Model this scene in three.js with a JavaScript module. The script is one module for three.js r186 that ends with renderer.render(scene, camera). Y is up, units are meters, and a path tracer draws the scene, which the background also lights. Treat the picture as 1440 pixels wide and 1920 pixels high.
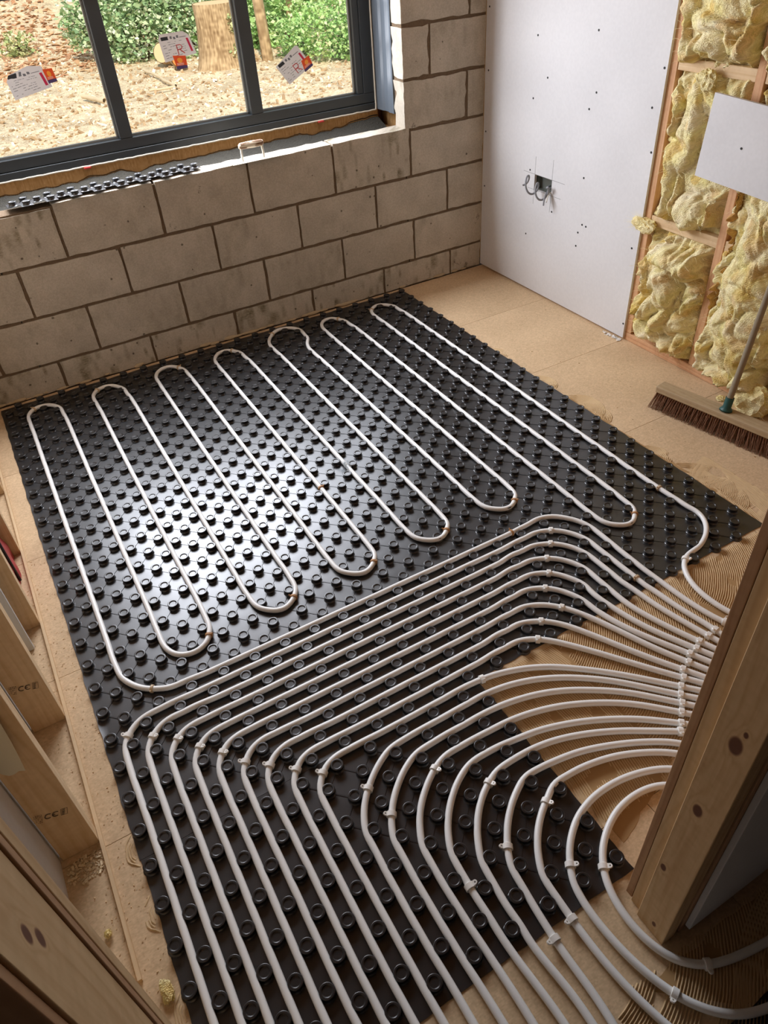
import * as THREE from 'three';
import { RoundedBoxGeometry } from 'three/addons/geometries/RoundedBoxGeometry.js';
import { mergeGeometries } from 'three/addons/utils/BufferGeometryUtils.js';
import { ImprovedNoise } from 'three/addons/math/ImprovedNoise.js';
import { RectAreaLightUniformsLib } from 'three/addons/lights/RectAreaLightUniformsLib.js';

// ---------------------------------------------------------------- camera, sky, sun, daylight, exposure
const scene = new THREE.Scene();
const camera = new THREE.PerspectiveCamera(70.435, 1440 / 1920, 0.02, 200);
camera.position.set(-2.573, 1.755, 3.516);
camera.rotation.set(-0.70533, -0.47017, -0.079, 'YXZ');

const renderer = new THREE.WebGLRenderer({ antialias: true });
renderer.toneMapping = THREE.LinearToneMapping;
renderer.toneMappingExposure = 0.82;
renderer.shadowMap.enabled = true;
RectAreaLightUniformsLib.init();

{ // a bright, slightly hazy sky, the same all the way round
  const W = 32, H = 64, px = new Float32Array(W * H * 4);
  for (let j = 0; j < H; j++) for (let i = 0; i < W; i++) {
    const el = Math.max(0, (j + 0.5) / H * 2 - 1), k = (j * W + i) * 4, t = Math.pow(el, 0.6);
    px[k] = 1.05 - 0.45 * t; px[k + 1] = 1.06 - 0.30 * t; px[k + 2] = 1.08 - 0.08 * t; px[k + 3] = 1;
  }
  const sky = new THREE.DataTexture(px, W, H, THREE.RGBAFormat, THREE.FloatType);
  sky.mapping = THREE.EquirectangularReflectionMapping; sky.magFilter = THREE.LinearFilter; sky.needsUpdate = true;
  scene.background = sky;
}
const sun = new THREE.DirectionalLight(0xfff4e4, 4.9);            // high sun behind the house: it lights the garden, not the room
sun.position.set(-5, 14, 8); sun.target.position.set(0, 0, -6);
sun.castShadow = true; sun.shadow.mapSize.set(2048, 2048);
Object.assign(sun.shadow.camera, { left: -14, right: 14, top: 14, bottom: -14, near: 1, far: 50 });
scene.add(sun, sun.target);
// daylight coming down from the sky through each column of panes: open sky on one side, trees on the other
for (const [x0, x1, power] of [[-2.48, -1.848, 30], [-1.789, -1.196, 25], [-1.134, -0.6, 10]]) for (let k = 0; k < 6; k++) {
  const day = new THREE.RectAreaLight(0xf1f5ff, power, x1 - x0, 0.15), x = (x0 + x1) / 2, y = 1.07 + 0.176 * k;
  day.position.set(x, y, -0.25); day.lookAt(x, y - Math.sin(0.25), -0.25 + Math.cos(0.25)); scene.add(day);
}

// ---------------------------------------------------------------- helpers
const seedRng = (a) => () => { a |= 0; a = (a + 0x6d2b79f5) | 0; let t = Math.imul(a ^ (a >>> 15), 1 | a); t = (t + Math.imul(t ^ (t >>> 7), 61 | t)) ^ t; return ((t ^ (t >>> 14)) >>> 0) / 4294967296; };
const perlin = new ImprovedNoise();
const noise = (x, y, z = 0) => perlin.noise(x, y, z);
const fbm = (x, y, z = 0, o = 4) => { let s = 0, a = 0.5, f = 1; for (let i = 0; i < o; i++) { s += a * perlin.noise(x * f + 3.7 * i, y * f - 1.9 * i, z * f + 5.1 * i); f *= 2.03; a *= 0.5; } return s; };
const clamp = (v, a = 0, b = 1) => Math.min(b, Math.max(a, v)), smooth = (a, b, v) => { const t = clamp((v - a) / (b - a)); return t * t * (3 - 2 * t); };
const used = {};
const numbered = (n) => { used[n] = (used[n] ?? -1) + 1; return used[n] ? n + '_' + String(used[n]).padStart(3, '0') : n; };
function mesh(name, geo, mat, parent = scene, pos) {
  const o = new THREE.Mesh(geo, mat); o.name = parent === scene ? numbered(name) : name; o.castShadow = o.receiveShadow = true;
  if (pos) o.position.set(...pos); parent.add(o); return o;
}
function tag(o, label, category, group, kind) { o.userData.label = label; if (category) o.userData.category = category; if (group) o.userData.group = group; if (kind) o.userData.kind = kind; return o; }
function thing(name, label, category, group, pos = [0, 0, 0]) { const g = new THREE.Group(); g.name = numbered(name); g.position.set(...pos); scene.add(g); return tag(g, label, category, group); }
function structure(name, label) { const g = new THREE.Group(); g.name = name; scene.add(g); g.userData.kind = 'structure'; if (label) g.userData.label = label; return g; }
function stuff(name, geo, mat, parent) { const o = mesh(name, geo, mat, parent); o.userData.kind = 'stuff'; return o; }
const lin = (hex) => new THREE.Color(hex);

function tex(w, h, fn, srgb = true) {                                // fn(x, y, u, v) -> [r, g, b] in 0..255
  const d = new Uint8Array(w * h * 4);
  for (let y = 0; y < h; y++) for (let x = 0; x < w; x++) { const c = fn(x, y, x / w, y / h), k = (y * w + x) * 4; d[k] = clamp(c[0], 0, 255); d[k + 1] = clamp(c[1], 0, 255); d[k + 2] = clamp(c[2], 0, 255); d[k + 3] = 255; }
  const t = new THREE.DataTexture(d, w, h); t.magFilter = THREE.LinearFilter; t.minFilter = THREE.LinearMipmapLinearFilter; t.generateMipmaps = true; t.wrapS = t.wrapT = THREE.RepeatWrapping;
  if (srgb) t.colorSpace = THREE.SRGBColorSpace; t.needsUpdate = true; return t;
}
// noise that tiles over the texture: p cells across
function tileNoise(seed, p, q = p) {
  const r = seedRng(seed), g = Array.from({ length: p * q }, () => r());
  return (u, v) => { const x = u * p, y = v * q, i = Math.floor(x), j = Math.floor(y), f = x - i, h = y - j, s = f * f * (3 - 2 * f), t = h * h * (3 - 2 * h), at = (a, b) => g[((b % q) + q) % q * p + ((a % p) + p) % p];
    return (at(i, j) * (1 - s) + at(i + 1, j) * s) * (1 - t) + (at(i, j + 1) * (1 - s) + at(i + 1, j + 1) * s) * t; };
}
const repeat = (t, mx, my) => { t.repeat.set(1 / mx, 1 / my); return t; };
// box whose uv are metres; v runs along the longest side
function box(w, h, d, ou = 0, ov = 0, chamfer = 0) {
  const g = chamfer ? new RoundedBoxGeometry(w, h, d, 1, chamfer) : new THREE.BoxGeometry(w, h, d);
  return metreUV(g, w, h, d, ou, ov);
}
function metreUV(g, w, h, d, ou = 0, ov = 0) {
  const p = g.attributes.position, n = g.attributes.normal, uv = new Float32Array(p.count * 2), L = [w, h, d], long = L.indexOf(Math.max(...L));
  for (let i = 0; i < p.count; i++) {
    const N = [Math.abs(n.getX(i)), Math.abs(n.getY(i)), Math.abs(n.getZ(i))], f = N.indexOf(Math.max(...N)), P = [p.getX(i), p.getY(i), p.getZ(i)], ax = [0, 1, 2].filter((a) => a !== f);
    const v = ax.includes(long) ? long : ax[1], u = ax.find((a) => a !== v);
    uv[2 * i] = P[u] + ou + f * 0.37; uv[2 * i + 1] = P[v] + ov;
  }
  g.setAttribute('uv', new THREE.BufferAttribute(uv, 2)); return g;
}
const place = (g, x, y, z, rx = 0, ry = 0, rz = 0) => { g.applyMatrix4(new THREE.Matrix4().compose(new THREE.Vector3(x, y, z), new THREE.Quaternion().setFromEuler(new THREE.Euler(rx, ry, rz)), new THREE.Vector3(1, 1, 1))); return g; };
const merge = (l) => mergeGeometries(l.map((g) => { g = g.index ? g.toNonIndexed() : g; for (const k of Object.keys(g.attributes)) if (!['position', 'normal', 'uv'].includes(k)) g.deleteAttribute(k); return g; }));
const curve = (pts, y) => new THREE.CatmullRomCurve3(pts.map((p) => new THREE.Vector3(p[0], p.length > 2 ? p[1] : y, p[p.length - 1])), false, 'centripetal');

// ---------------------------------------------------------------- materials
const std = (o) => new THREE.MeshStandardMaterial(o);
function pine(seed, base, dark, knots = []) {                       // 0.3 m across, 1.2 m along, flat-sawn grain with knots
  const a = tileNoise(seed, 5, 3), b = tileNoise(seed + 1, 60, 5), c = tileNoise(seed + 2, 128, 24);
  const t = tex(256, 1024, (x, y, u, v) => {
    let w = u * 14 + 2.6 * a(u, v) + 0.4 * b(u, v), kd = 0;
    for (const [ku, kv, r] of knots) { const dx = (u - ku) * 0.3, dy = (v - kv) * 1.2 * 0.55, e = Math.hypot(dx, dy) / r; w += 1.8 * Math.exp(-e * e * 0.35); kd = Math.max(kd, 1 - smooth(0.75, 1.15, e)); }
    const ring = Math.pow(0.5 + 0.5 * Math.sin(w * 6.283), 3), k = clamp(0.36 * ring + 0.3 * b(u, v) + 0.2 * c(u, v));
    return [0, 1, 2].map((i) => (base[i] * (1 - k) + dark[i] * k) * (1 - kd) + dark[i] * [0.55, 0.42, 0.36][i] * kd + 8 * (c(v, u) - 0.5));
  });
  return repeat(t, 0.3, 1.2);
}
const M = {};
M.pine = std({ map: pine(11, [220, 192, 152], [198, 162, 118]), roughness: 0.75 });
M.pineJamb = std({ map: pine(21, [214, 182, 136], [190, 150, 102], [[0.42, 0.36, 0.011], [0.46, 0.22, 0.008], [0.3, 0.62, 0.006], [0.72, 0.8, 0.009], [0.55, 0.05, 0.006]]), roughness: 0.7 });
M.pineKnots = std({ map: pine(22, [214, 182, 136], [190, 150, 102], [[0.111, 0.631, 0.012], [0.071, 0.447, 0.0095], [0.02, 0.237, 0.0065], [0.114, 0.054, 0.005], [0.135, 0.6625, 0.004]]), roughness: 0.7 });
M.pineSpots = std({ map: pine(23, [214, 182, 136], [190, 150, 102], [[0.06, 0.742, 0.006], [0.03, 0.718, 0.006]]), roughness: 0.7 });
M.pineDark = std({ map: pine(31, [190, 150, 110], [160, 116, 78], [[0.5, 0.55, 0.006]]), roughness: 0.75 });
M.pineRed = std({ map: pine(41, [214, 170, 128], [186, 132, 92]), roughness: 0.75 });
{ // chipboard: pressed flakes
  const a = tileNoise(5, 220), b = tileNoise(6, 90), c = tileNoise(7, 6), d = tileNoise(8, 400, 130);
  const t = tex(1024, 1024, (x, y, u, v) => { const k = 16 * (a(u, v) - 0.5) + 9 * (b(u, v) - 0.5) + 14 * (c(u, v) - 0.5) + 14 * (d(u, v) - 0.5) - (a(v, u) > 0.95 ? 12 : 0); return [209 + k, 180 + k * 0.97, 142 + k * 0.9]; });
  M.chipboard = std({ map: repeat(t, 0.9, 0.9), roughness: 0.82 });
}
{ // aircrete blocks: pale grey with pores, handling scuffs and rain stains
  const mk = (s, stain) => {
    const a = tileNoise(s, 180, 100), b = tileNoise(s + 1, 12, 7), c = tileNoise(s + 2, 40, 8), d = tileNoise(s + 3, 28, 16), e = tileNoise(s + 4, 5, 3);
    const r = seedRng(s + 9), pits = Array.from({ length: 9 }, () => [r(), r(), 0.0025 + 0.004 * r()]), rub = Array.from({ length: 4 }, () => [r(), r(), 0.02 + 0.05 * r(), r() * 3.1]);
    return repeat(tex(512, 256, (x, y, u, v) => {
      let k = 16 * (a(u, v) - 0.5) + 16 * (b(u, v) - 0.5);
      const st = stain * smooth(0.5, 0.9, c(u, v) * 0.62 + e(u, v) * 0.45) * (0.3 + 0.7 * a(v, u)) * (0.5 + 0.5 * d(u, v)); k -= 62 * st;
      for (const [pu, pv, pr] of pits) if (Math.hypot((u - pu) * 2, v - pv) < pr * 2) k -= 75;
      for (const [pu, pv, pr, an] of rub) { const dx = (u - pu) * 2, dy = v - pv, al = dx * Math.cos(an) + dy * Math.sin(an), ac = -dx * Math.sin(an) + dy * Math.cos(an); if (Math.abs(al) < pr && Math.abs(ac) < pr * 0.35 && d(u * 3, v * 3) * a(u, v) > 0.34) k -= 46; }
      return [181 + k, 171 + k * 0.98, 155 + k * 0.94 - 8 * st];
    }), 0.9, 0.45);
  };
  const bump = repeat(tex(256, 256, (() => { const a = tileNoise(91, 128), b = tileNoise(92, 40); return (x, y, u, v) => { const k = 255 * (0.6 * a(u, v) + 0.4 * b(u, v)); return [k, k, k]; }; })(), false), 0.25, 0.25);
  M.block = [0, 1, 2, 3].map((i) => std({ map: mk(100 + 20 * i, [0.2, 0.35, 0.15, 1.35][i]), bumpMap: bump, bumpScale: 0.0012, roughness: 0.95 }));
  M.mortar = std({ color: lin('#6f5c47'), bumpMap: bump, bumpScale: 0.004, roughness: 1 });
  M.cement = std({ color: lin('#322f27'), bumpMap: bump, bumpScale: 0.006, roughness: 1 });
}
M.board = std({ map: repeat(tex(256, 256, (() => { const a = tileNoise(61, 128), b = tileNoise(62, 5); return (x, y, u, v) => { const k = 5 * (a(u, v) - 0.5) + 9 * (b(u, v) - 0.5); return [214 + k, 212 + k, 211 + k]; }; })()), 1, 1), roughness: 0.85 });
M.boardEdge = std({ color: lin('#8f8478'), roughness: 0.95 });
M.screw = std({ color: lin('#2b2a29'), roughness: 0.5, metalness: 0.5 });
M.black = new THREE.MeshPhysicalMaterial({ color: new THREE.Color(0.012, 0.012, 0.013), roughness: 0.33, ior: 1.8 });
M.stud = new THREE.MeshPhysicalMaterial({ color: new THREE.Color(0.013, 0.013, 0.014), roughness: 0.3, ior: 1.7 });
M.pipe = new THREE.MeshPhysicalMaterial({ color: lin('#f3f3f0'), roughness: 0.34, specularIntensity: 0.8 });
M.clip = std({ color: lin('#f6f4ee'), roughness: 0.45 });
M.tie = std({ color: lin('#b98a5c'), roughness: 0.6 });
M.tiePale = std({ color: lin('#cdb594'), roughness: 0.6 });
M.frame = std({ color: lin('#33383b'), roughness: 0.38 });
M.spacer = std({ color: lin('#8f9391'), roughness: 0.45, metalness: 0.3 });
M.glass = new THREE.MeshPhysicalMaterial({ color: 0xffffff, roughness: 0, transmission: 1, thickness: 0, ior: 1.5, specularIntensity: 0.6 });
M.closer = std({ color: lin('#5d646b'), roughness: 0.33 });
M.foam = std({ map: repeat(tex(256, 256, (() => { const a = tileNoise(71, 128, 12), b = tileNoise(72, 30); return (x, y, u, v) => { const k = 26 * (a(u, v) - 0.5) + 14 * (b(u, v) - 0.5); return [160 + k, 122 + k, 74 + k]; }; })()), 0.3, 0.3), roughness: 0.95 });
M.caulk = std({ color: lin('#cfc6b4'), roughness: 0.8 });
M.red = std({ color: lin('#b8322e'), roughness: 0.5 });
M.adhesive = std({ color: lin('#d2b488'), roughness: 0.85 });
M.insul = std({ map: repeat(tex(512, 512, (() => { const a = tileNoise(81, 240), b = tileNoise(82, 20), c = tileNoise(83, 90, 30), d = tileNoise(84, 7); return (x, y, u, v) => { const k = 26 * (a(u, v) - 0.5) + 26 * (b(u, v) - 0.5) + 24 * (c(u, v) - 0.5), s = smooth(0.5, 0.85, d(u, v)); return [243 + k - 16 * s, 228 + k - 30 * s, 172 + k * 1.2 - 44 * s + 34 * (d(v, u) - 0.5)]; }; })()), 0.3, 0.3),
  bumpMap: repeat(tex(256, 256, (() => { const a = tileNoise(85, 100, 40), b = tileNoise(86, 40, 90); return (x, y, u, v) => { const k = 255 * (0.5 * a(u, v) + 0.5 * b(u, v)); return [k, k, k]; }; })(), false), 0.12, 0.12), bumpScale: 0.004, roughness: 1 });
M.fibre = std({ color: lin('#efe0ac'), roughness: 1, side: THREE.DoubleSide });
M.insulOld = std({ map: M.insul.map, color: lin('#d8b48c'), bumpMap: M.insul.bumpMap, bumpScale: 0.004, roughness: 1 });

// ---------------------------------------------------------------- floor
const floorRoot = structure('floor', 'chipboard flooring panels with fine joints');
mesh('sub_floor', box(3.4, 0.1, 8.3), std({ color: lin('#3a2f24'), roughness: 1 }), floorRoot, [-1.43, -0.0735, 3.7]);
{
  const rng = seedRng(4);
  for (let r = 0; r < 12; r++) {
    const z0 = r * 0.6, z1 = z0 + 0.6, cuts = r % 2 ? [-3.05, -1.65, 0.115] : [-3.05, -0.62, 0.115];
    for (let i = 0; i + 1 < cuts.length; i++) mesh('floor_board', box(cuts[i + 1] - cuts[i] - 0.0018, 0.022, z1 - z0 - 0.0018, rng() * 0.9, rng() * 0.9), M.chipboard, floorRoot, [(cuts[i] + cuts[i + 1]) / 2, -0.011, (z0 + z1) / 2]);
  }
}

// ---------------------------------------------------------------- block wall with the window opening
const wallBack = structure('wall_back', 'pale aircrete block wall below and beside the window');
const beds = [0]; for (let i = 0; i < 11; i++) beds.push(0.1464 + 0.225 * i);   // bed joint heights
const OPEN = [-2.545, -0.495], SILL = 0.833, HEAD = 2.1;
function roughBlock(w, h, d, rng, chip) {
  const g = new THREE.BoxGeometry(w, h, d, Math.max(2, Math.round(w / 0.03)), Math.max(2, Math.round(h / 0.03)), 2), p = g.attributes.position, s = rng() * 50, uv0 = rng(), uv1 = rng();
  { const uv = g.attributes.uv; for (let i = 0; i < uv.count; i++) uv.setXY(i, p.getX(i) + p.getZ(i) + uv0, p.getY(i) + p.getZ(i) + uv1); }
  for (let i = 0; i < p.count; i++) {
    let x = p.getX(i), y = p.getY(i), z = p.getZ(i);
    const ex = w / 2 - Math.abs(x) < 1e-4, ey = h / 2 - Math.abs(y) < 1e-4, ez = d / 2 - Math.abs(z) < 1e-4;
    if (ex && ez || ey && ez) { const k = Math.max(0, 0.5 + 1.6 * noise(x * 22 + s, y * 22, z * 9)) * 0.0028 * chip; if (ex) x -= Math.sign(x) * k; if (ey) y -= Math.sign(y) * k; z -= Math.sign(z) * (k * 0.6 + 0.0012); }
    else if (ez) z += 0.0012 * noise(x * 9 + s, y * 9, 2);
    p.setXYZ(i, x, y, z);
  }
  g.computeVertexNormals(); return g;
}
{
  const rng = seedRng(77), T = 0.1;
  const perps = (a, step = 0.45) => { const l = []; for (let k = 0; k < 8; k++) l.push(-(a + step * k)); return l; };
  const rows = [perps(0.215), perps(0.458), perps(0.236), perps(0.463), perps(0.111), perps(0.336), perps(0.102), perps(0.336), perps(0.111), perps(0.336), perps(0.111)];
  for (let r = 0; r < 11; r++) {
    const y0 = beds[r] + (r ? 0.006 : 0.004), yTop = Math.min(beds[r + 1] - 0.006, 2.4), ranges = r < 4 ? [[-2.957, -0.001]] : y0 < HEAD ? [[-2.957, OPEN[0]], [OPEN[1], -0.001]] : [[-2.957, -0.001]];
    if (yTop - y0 < 0.03) continue;
    for (const [a, b] of ranges) {
      const cuts = [b, ...rows[r].filter((x) => x > a + 0.04 && x < b - 0.04), a];
      for (let i = 0; i + 1 < cuts.length; i++) {
        const x1 = cuts[i] - (i ? 0.0052 : 0), x0 = cuts[i + 1] + (i + 2 < cuts.length ? 0.0052 : 0), w = x1 - x0, y1 = r === 3 && x1 < -0.44 && x0 > -2.6 ? SILL : yTop; if (w < 0.03) continue;
        const stained = r === 3 && (i === 1 || i >= 5) || r === 0;
        mesh('block', roughBlock(w, y1 - y0, T, rng, x1 === OPEN[1] || x0 === OPEN[1] ? 2.2 : 1), M.block[stained ? 3 : Math.floor(rng() * 3)], wallBack, [(x0 + x1) / 2 + (rng() - 0.5) * 0.001, (y0 + y1) / 2, -T / 2 + (rng() - 0.5) * 0.003]);
      }
    }
  }
  // mortar in the joints, set a little back from the faces
  const J = [[-2.957, OPEN[0] - 0.006, 0, 2.4], [OPEN[1] + 0.006, 0, 0, 2.4], [OPEN[0], OPEN[1], 0, SILL - 0.012], [OPEN[0], OPEN[1], HEAD + 0.01, 2.4]];
  J.forEach(([x0, x1, y0, y1]) => mesh('mortar', box(x1 - x0, y1 - y0, 0.088), M.mortar, wallBack, [(x0 + x1) / 2, (y0 + y1) / 2, -0.0515]));
  // mortar smears squeezed out along the floor line
  const sm = []; for (let i = 0; i < 46; i++) { const x = -2.85 + 2.75 * rng(), s = 0.008 + 0.014 * rng(), g = new THREE.IcosahedronGeometry(s, 1); g.scale(1 + 1.6 * rng(), 0.45, 0.6); place(g, x, 0.008 + 0.006 * rng(), 0.001); sm.push(g); }
  stuff('mortar_crumbs', merge(sm), std({ color: lin('#b4a183'), roughness: 1 }), wallBack);
  // outer leaf of facing brick, around the frame
  const B = std({ color: lin('#9a6a50'), roughness: 0.95 });
  for (const [x0, x1, y0, y1] of [[-3.6, 0.6, -0.4, 0.885], [-3.6, -2.53, 0.885, 2.09], [-0.51, 0.6, 0.885, 2.09], [-3.6, 0.6, 2.09, 2.75]]) mesh('outer_leaf', box(x1 - x0, y1 - y0, 0.1), B, wallBack, [(x0 + x1) / 2, (y0 + y1) / 2, -0.4]);
  for (const [x0, x1, y0, y1] of [[-2.97, -2.6, 0, 2.4], [-0.44, 0.11, 0, 2.4], [-2.97, 0.11, 2.12, 2.4], [-2.6, -0.44, 0, 0.8]]) mesh('cavity_fill', box(x1 - x0, y1 - y0, 0.23), M.foam, wallBack, [(x0 + x1) / 2, (y0 + y1) / 2, -0.216]);
}
// cavity at the sill: a strip of insulation board under the frame, mortar levelled in front of it
{
  const N = 150, K = 10, P = [], UV = [], I = [];
  mesh('cavity_board', metreUV(new THREE.BoxGeometry(2.05, 0.11, 0.016), 0.05, 0.11, 0.016), M.foam, wallBack, [-1.52, 0.829, -0.283]);
  for (let i = 0; i <= N; i++) for (let j = 0; j <= K; j++) {
    const x = OPEN[0] + 0.002 + (OPEN[1] - OPEN[0] - 0.004) * i / N, f = j / K, rise = 0.026 + 0.026 * noise(x * 4, 1.3) + 0.014 * noise(x * 13, 4) + 0.012 * smooth(-0.8, -0.5, x), z = -0.09 - 0.186 * Math.min(1, f * 1.25);
    P.push(x, 0.812 + 0.004 * noise(x * 30, z * 30, 3) + 0.003 * noise(x * 90, z * 90, 5) + Math.max(0.002, rise) * smooth(0.3, 1, f), z + 0.02 * (f - 0.8) * (f > 0.8 ? 1 : 0)); UV.push(x, z);
    if (i < N && j < K) { const a = i * (K + 1) + j, b = a + K + 1; I.push(a, b, a + 1, b, b + 1, a + 1); }
  }
  const g = new THREE.BufferGeometry(); g.setAttribute('position', new THREE.Float32BufferAttribute(P, 3)); g.setAttribute('uv', new THREE.Float32BufferAttribute(UV, 2)); g.setIndex(I); g.computeVertexNormals();
  M.cement.side = THREE.DoubleSide; mesh('mortar_spread', g, M.cement, wallBack);
  const bead = []; for (let i = 0; i <= 90; i++) { const x = -2.54 + 2.035 * i / 90; bead.push([x, 0.883 + 0.003 * noise(x * 30, 3), -0.277 + 0.002 * noise(x * 44, 9)]); }
  mesh('sealant_bead', new THREE.TubeGeometry(curve(bead), 180, 0.0042, 6), M.caulk, wallBack);
  const up = []; for (let i = 0; i <= 50; i++) { const y = 0.885 + 1.19 * i / 50; up.push([-0.5035 + 0.002 * noise(y * 30, 5), y, -0.275 + 0.003 * noise(y * 26, 8)]); }
  mesh('sealant_bead', new THREE.TubeGeometry(curve(up), 100, 0.0045, 6), M.caulk, wallBack);
  for (const x of [-2.03, -0.835]) mesh('packer', box(0.03, 0.006, 0.02), M.red, wallBack, [x, 0.879, -0.27]);
  // ribbed plastic cavity closers on both jambs
  for (const s of [1, -1]) {
    const sh = new THREE.Shape(), pr = [[0, -0.1], [0.004, -0.12], [0, -0.15], [0.007, -0.165], [0.007, -0.2], [0.0, -0.215], [0.0, -0.275], [0.03, -0.275], [0.03, -0.1]];
    pr.forEach(([x, z], i) => (i ? sh.lineTo(x, -z) : sh.moveTo(x, -z)));
    const e = new THREE.ExtrudeGeometry(sh, { depth: 1.2, bevelEnabled: false }); e.rotateX(-Math.PI / 2); if (s < 0) e.scale(-1, 1, 1);
    if (s < 0) { const ix = e.attributes.position; for (let i = 0; i < ix.count; i += 3) for (const k of ['position', 'normal', 'uv']) { const a = e.attributes[k], n = a.itemSize; for (let c = 0; c < n; c++) { const t = a.array[(i + 1) * n + c]; a.array[(i + 1) * n + c] = a.array[(i + 2) * n + c]; a.array[(i + 2) * n + c] = t; } } }
    mesh('cavity_closer', e, M.closer, wallBack, [s > 0 ? -0.497 : -2.543, 0.886, 0]);
  }
}

// ---------------------------------------------------------------- window
const win = structure('window_1', 'anthracite framed window with slim mullions');
{
  const bar = (name, x0, x1, y0, y1, z0 = -0.35, z1 = -0.28) => mesh(name, box(x1 - x0, y1 - y0, z1 - z0, 0, 0, 0.003), M.frame, win, [(x0 + x1) / 2, (y0 + y1) / 2, (z0 + z1) / 2]);
  bar('frame_sill', -2.545, -0.5, 0.886, 0.917, -0.36, -0.277); bar('frame_rail', -2.545, -0.5, 0.9195, 0.965); bar('frame_rail', -2.545, -0.5, 2.03, 2.09);
  bar('frame_stile', -0.566, -0.5, 0.965, 2.03); bar('frame_stile', -2.545, -2.48, 0.965, 2.03); bar('frame_bead', -0.6, -0.566, 0.965, 2.03, -0.34, -0.287);
  const mull = [[-1.848, -1.789], [-1.196, -1.134]]; for (const [a, b] of mull) bar('mullion', a, b, 0.965, 2.03);
  const panes = [[-2.48, -1.848], [-1.789, -1.196], [-1.134, -0.6]];
  for (const [a, b] of panes) { bar('transom', a, b, 1.519, 1.57, -0.345, -0.285);
    for (const [c, d] of [[0.965, 1.519], [1.57, 2.03]]) {
      mesh('pane', new THREE.PlaneGeometry(b - a, d - c), M.glass, win, [(a + b) / 2, (c + d) / 2, -0.312]);
      for (const [x0, x1, y0, y1] of [[a, b, c, c + 0.007], [a, a + 0.005, c, d], [b - 0.007, b, c, d]]) mesh('spacer', box(x1 - x0, y1 - y0, 0.016), M.spacer, win, [(x0 + x1) / 2, (y0 + y1) / 2, -0.322]);
    } }
}
// delivery stickers on the panes
function sticker(pts, label, hand, tagQuad, stripe) {
  const t = thing('window_sticker', label, 'sticker', 'glazing stickers on the window panes');
  const paper = document.createElement('canvas'); paper.width = 320; paper.height = 220; const c = paper.getContext('2d');
  c.fillStyle = '#e4e6ea'; c.fillRect(0, 0, 320, 220); c.fillStyle = '#2b2e33'; c.fillRect(24, 22, 74, 30);
  c.fillStyle = '#70757c'; const r = seedRng(Math.round(pts[0][0] * -1000));
  for (let i = 0; i < 3; i++) c.fillRect(118 + i * 34, 24 + 8 * (i % 2), 22, 22); c.fillRect(216, 40, 70, 6);
  for (let y = 72; y < 200; y += 20) { let x = 24; while (x < 230) { const w = 8 + 26 * r(); if (r() > 0.4) c.fillRect(x, y, w, 4); x += w + 7; } }
  c.fillStyle = '#c2254f'; c.fillRect(276, 60, 22, 132);
  if (hand) { c.strokeStyle = '#b33a3a'; c.lineWidth = 8; c.lineCap = 'round'; c.beginPath(); c.moveTo(150, 190); c.lineTo(150, 112); c.lineTo(190, 112); c.quadraticCurveTo(214, 130, 190, 150); c.lineTo(152, 152); c.moveTo(172, 152); c.lineTo(208, 190); c.stroke(); }
  const quad = (P, z) => { const g = new THREE.BufferGeometry(), f = [], uv = [], I = []; const n = P.length; for (const zz of [z, z - 0.0006]) P.forEach(([x, y, u, v]) => { f.push(x, y, zz); uv.push(u, v); });
    for (let i = 1; i + 1 < n; i++) { I.push(0, i, i + 1, n, n + i + 1, n + i); } for (let i = 0; i < n; i++) { const j = (i + 1) % n; I.push(i, n + i, j, n + i, n + j, j); }
    g.setAttribute('position', new THREE.Float32BufferAttribute(f, 3)); g.setAttribute('uv', new THREE.Float32BufferAttribute(uv, 2)); g.setIndex(I); const h = g.toNonIndexed(); h.computeVertexNormals(); return h; };
  const pt = new THREE.CanvasTexture(paper); pt.colorSpace = THREE.SRGBColorSpace;
  mesh('paper', quad(pts, -0.3105), std({ map: pt, roughness: 0.7, side: THREE.DoubleSide }), t);
  const oc = document.createElement('canvas'); oc.width = oc.height = 96; const o = oc.getContext('2d'); o.fillStyle = '#e2531f'; o.fillRect(0, 0, 96, 96); o.fillStyle = '#f4a13a'; o.beginPath(); o.arc(46, 36, 20, 0, 7); o.fill(); o.fillStyle = '#4a3a6a'; o.fillRect(0, 74, 96, 22); o.fillStyle = '#f4efe6'; for (let i = 0; i < 3; i++) o.fillRect(12, 60 + 6 * i - 4, 60, 2);
  const ot = new THREE.CanvasTexture(oc); ot.colorSpace = THREE.SRGBColorSpace;
  mesh('orange_tag', quad(tagQuad, -0.3098), std({ map: ot, roughness: 0.6, side: THREE.DoubleSide }), t);
}
sticker([[-2.239, 1.246, 0.02, 0.7], [-2.229, 1.177, 0, 0], [-2.065, 1.205, 1, 0], [-2.085, 1.285, 1, 1], [-2.14, 1.292, 0.62, 1], [-2.225, 1.268, 0.12, 0.9]], 'white sticker with red stripe and no handwriting on the leftmost pane', false, [[-2.085, 1.272, 0, 1], [-2.075, 1.218, 0, 0], [-2.038, 1.222, 1, 0], [-2.045, 1.272, 1, 1]]);
sticker([[-1.566, 1.318, 0, 0.85], [-1.556, 1.229, 0, 0], [-1.404, 1.247, 1, 0], [-1.425, 1.322, 1, 0.85], [-1.45, 1.338, 0.8, 1], [-1.555, 1.336, 0.06, 1]], 'white sticker with a red handwritten R on the middle pane', true, [[-1.517, 1.251, 0, 1], [-1.508, 1.196, 0, 0], [-1.458, 1.196, 1, 0], [-1.458, 1.244, 1, 1]]);
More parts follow.
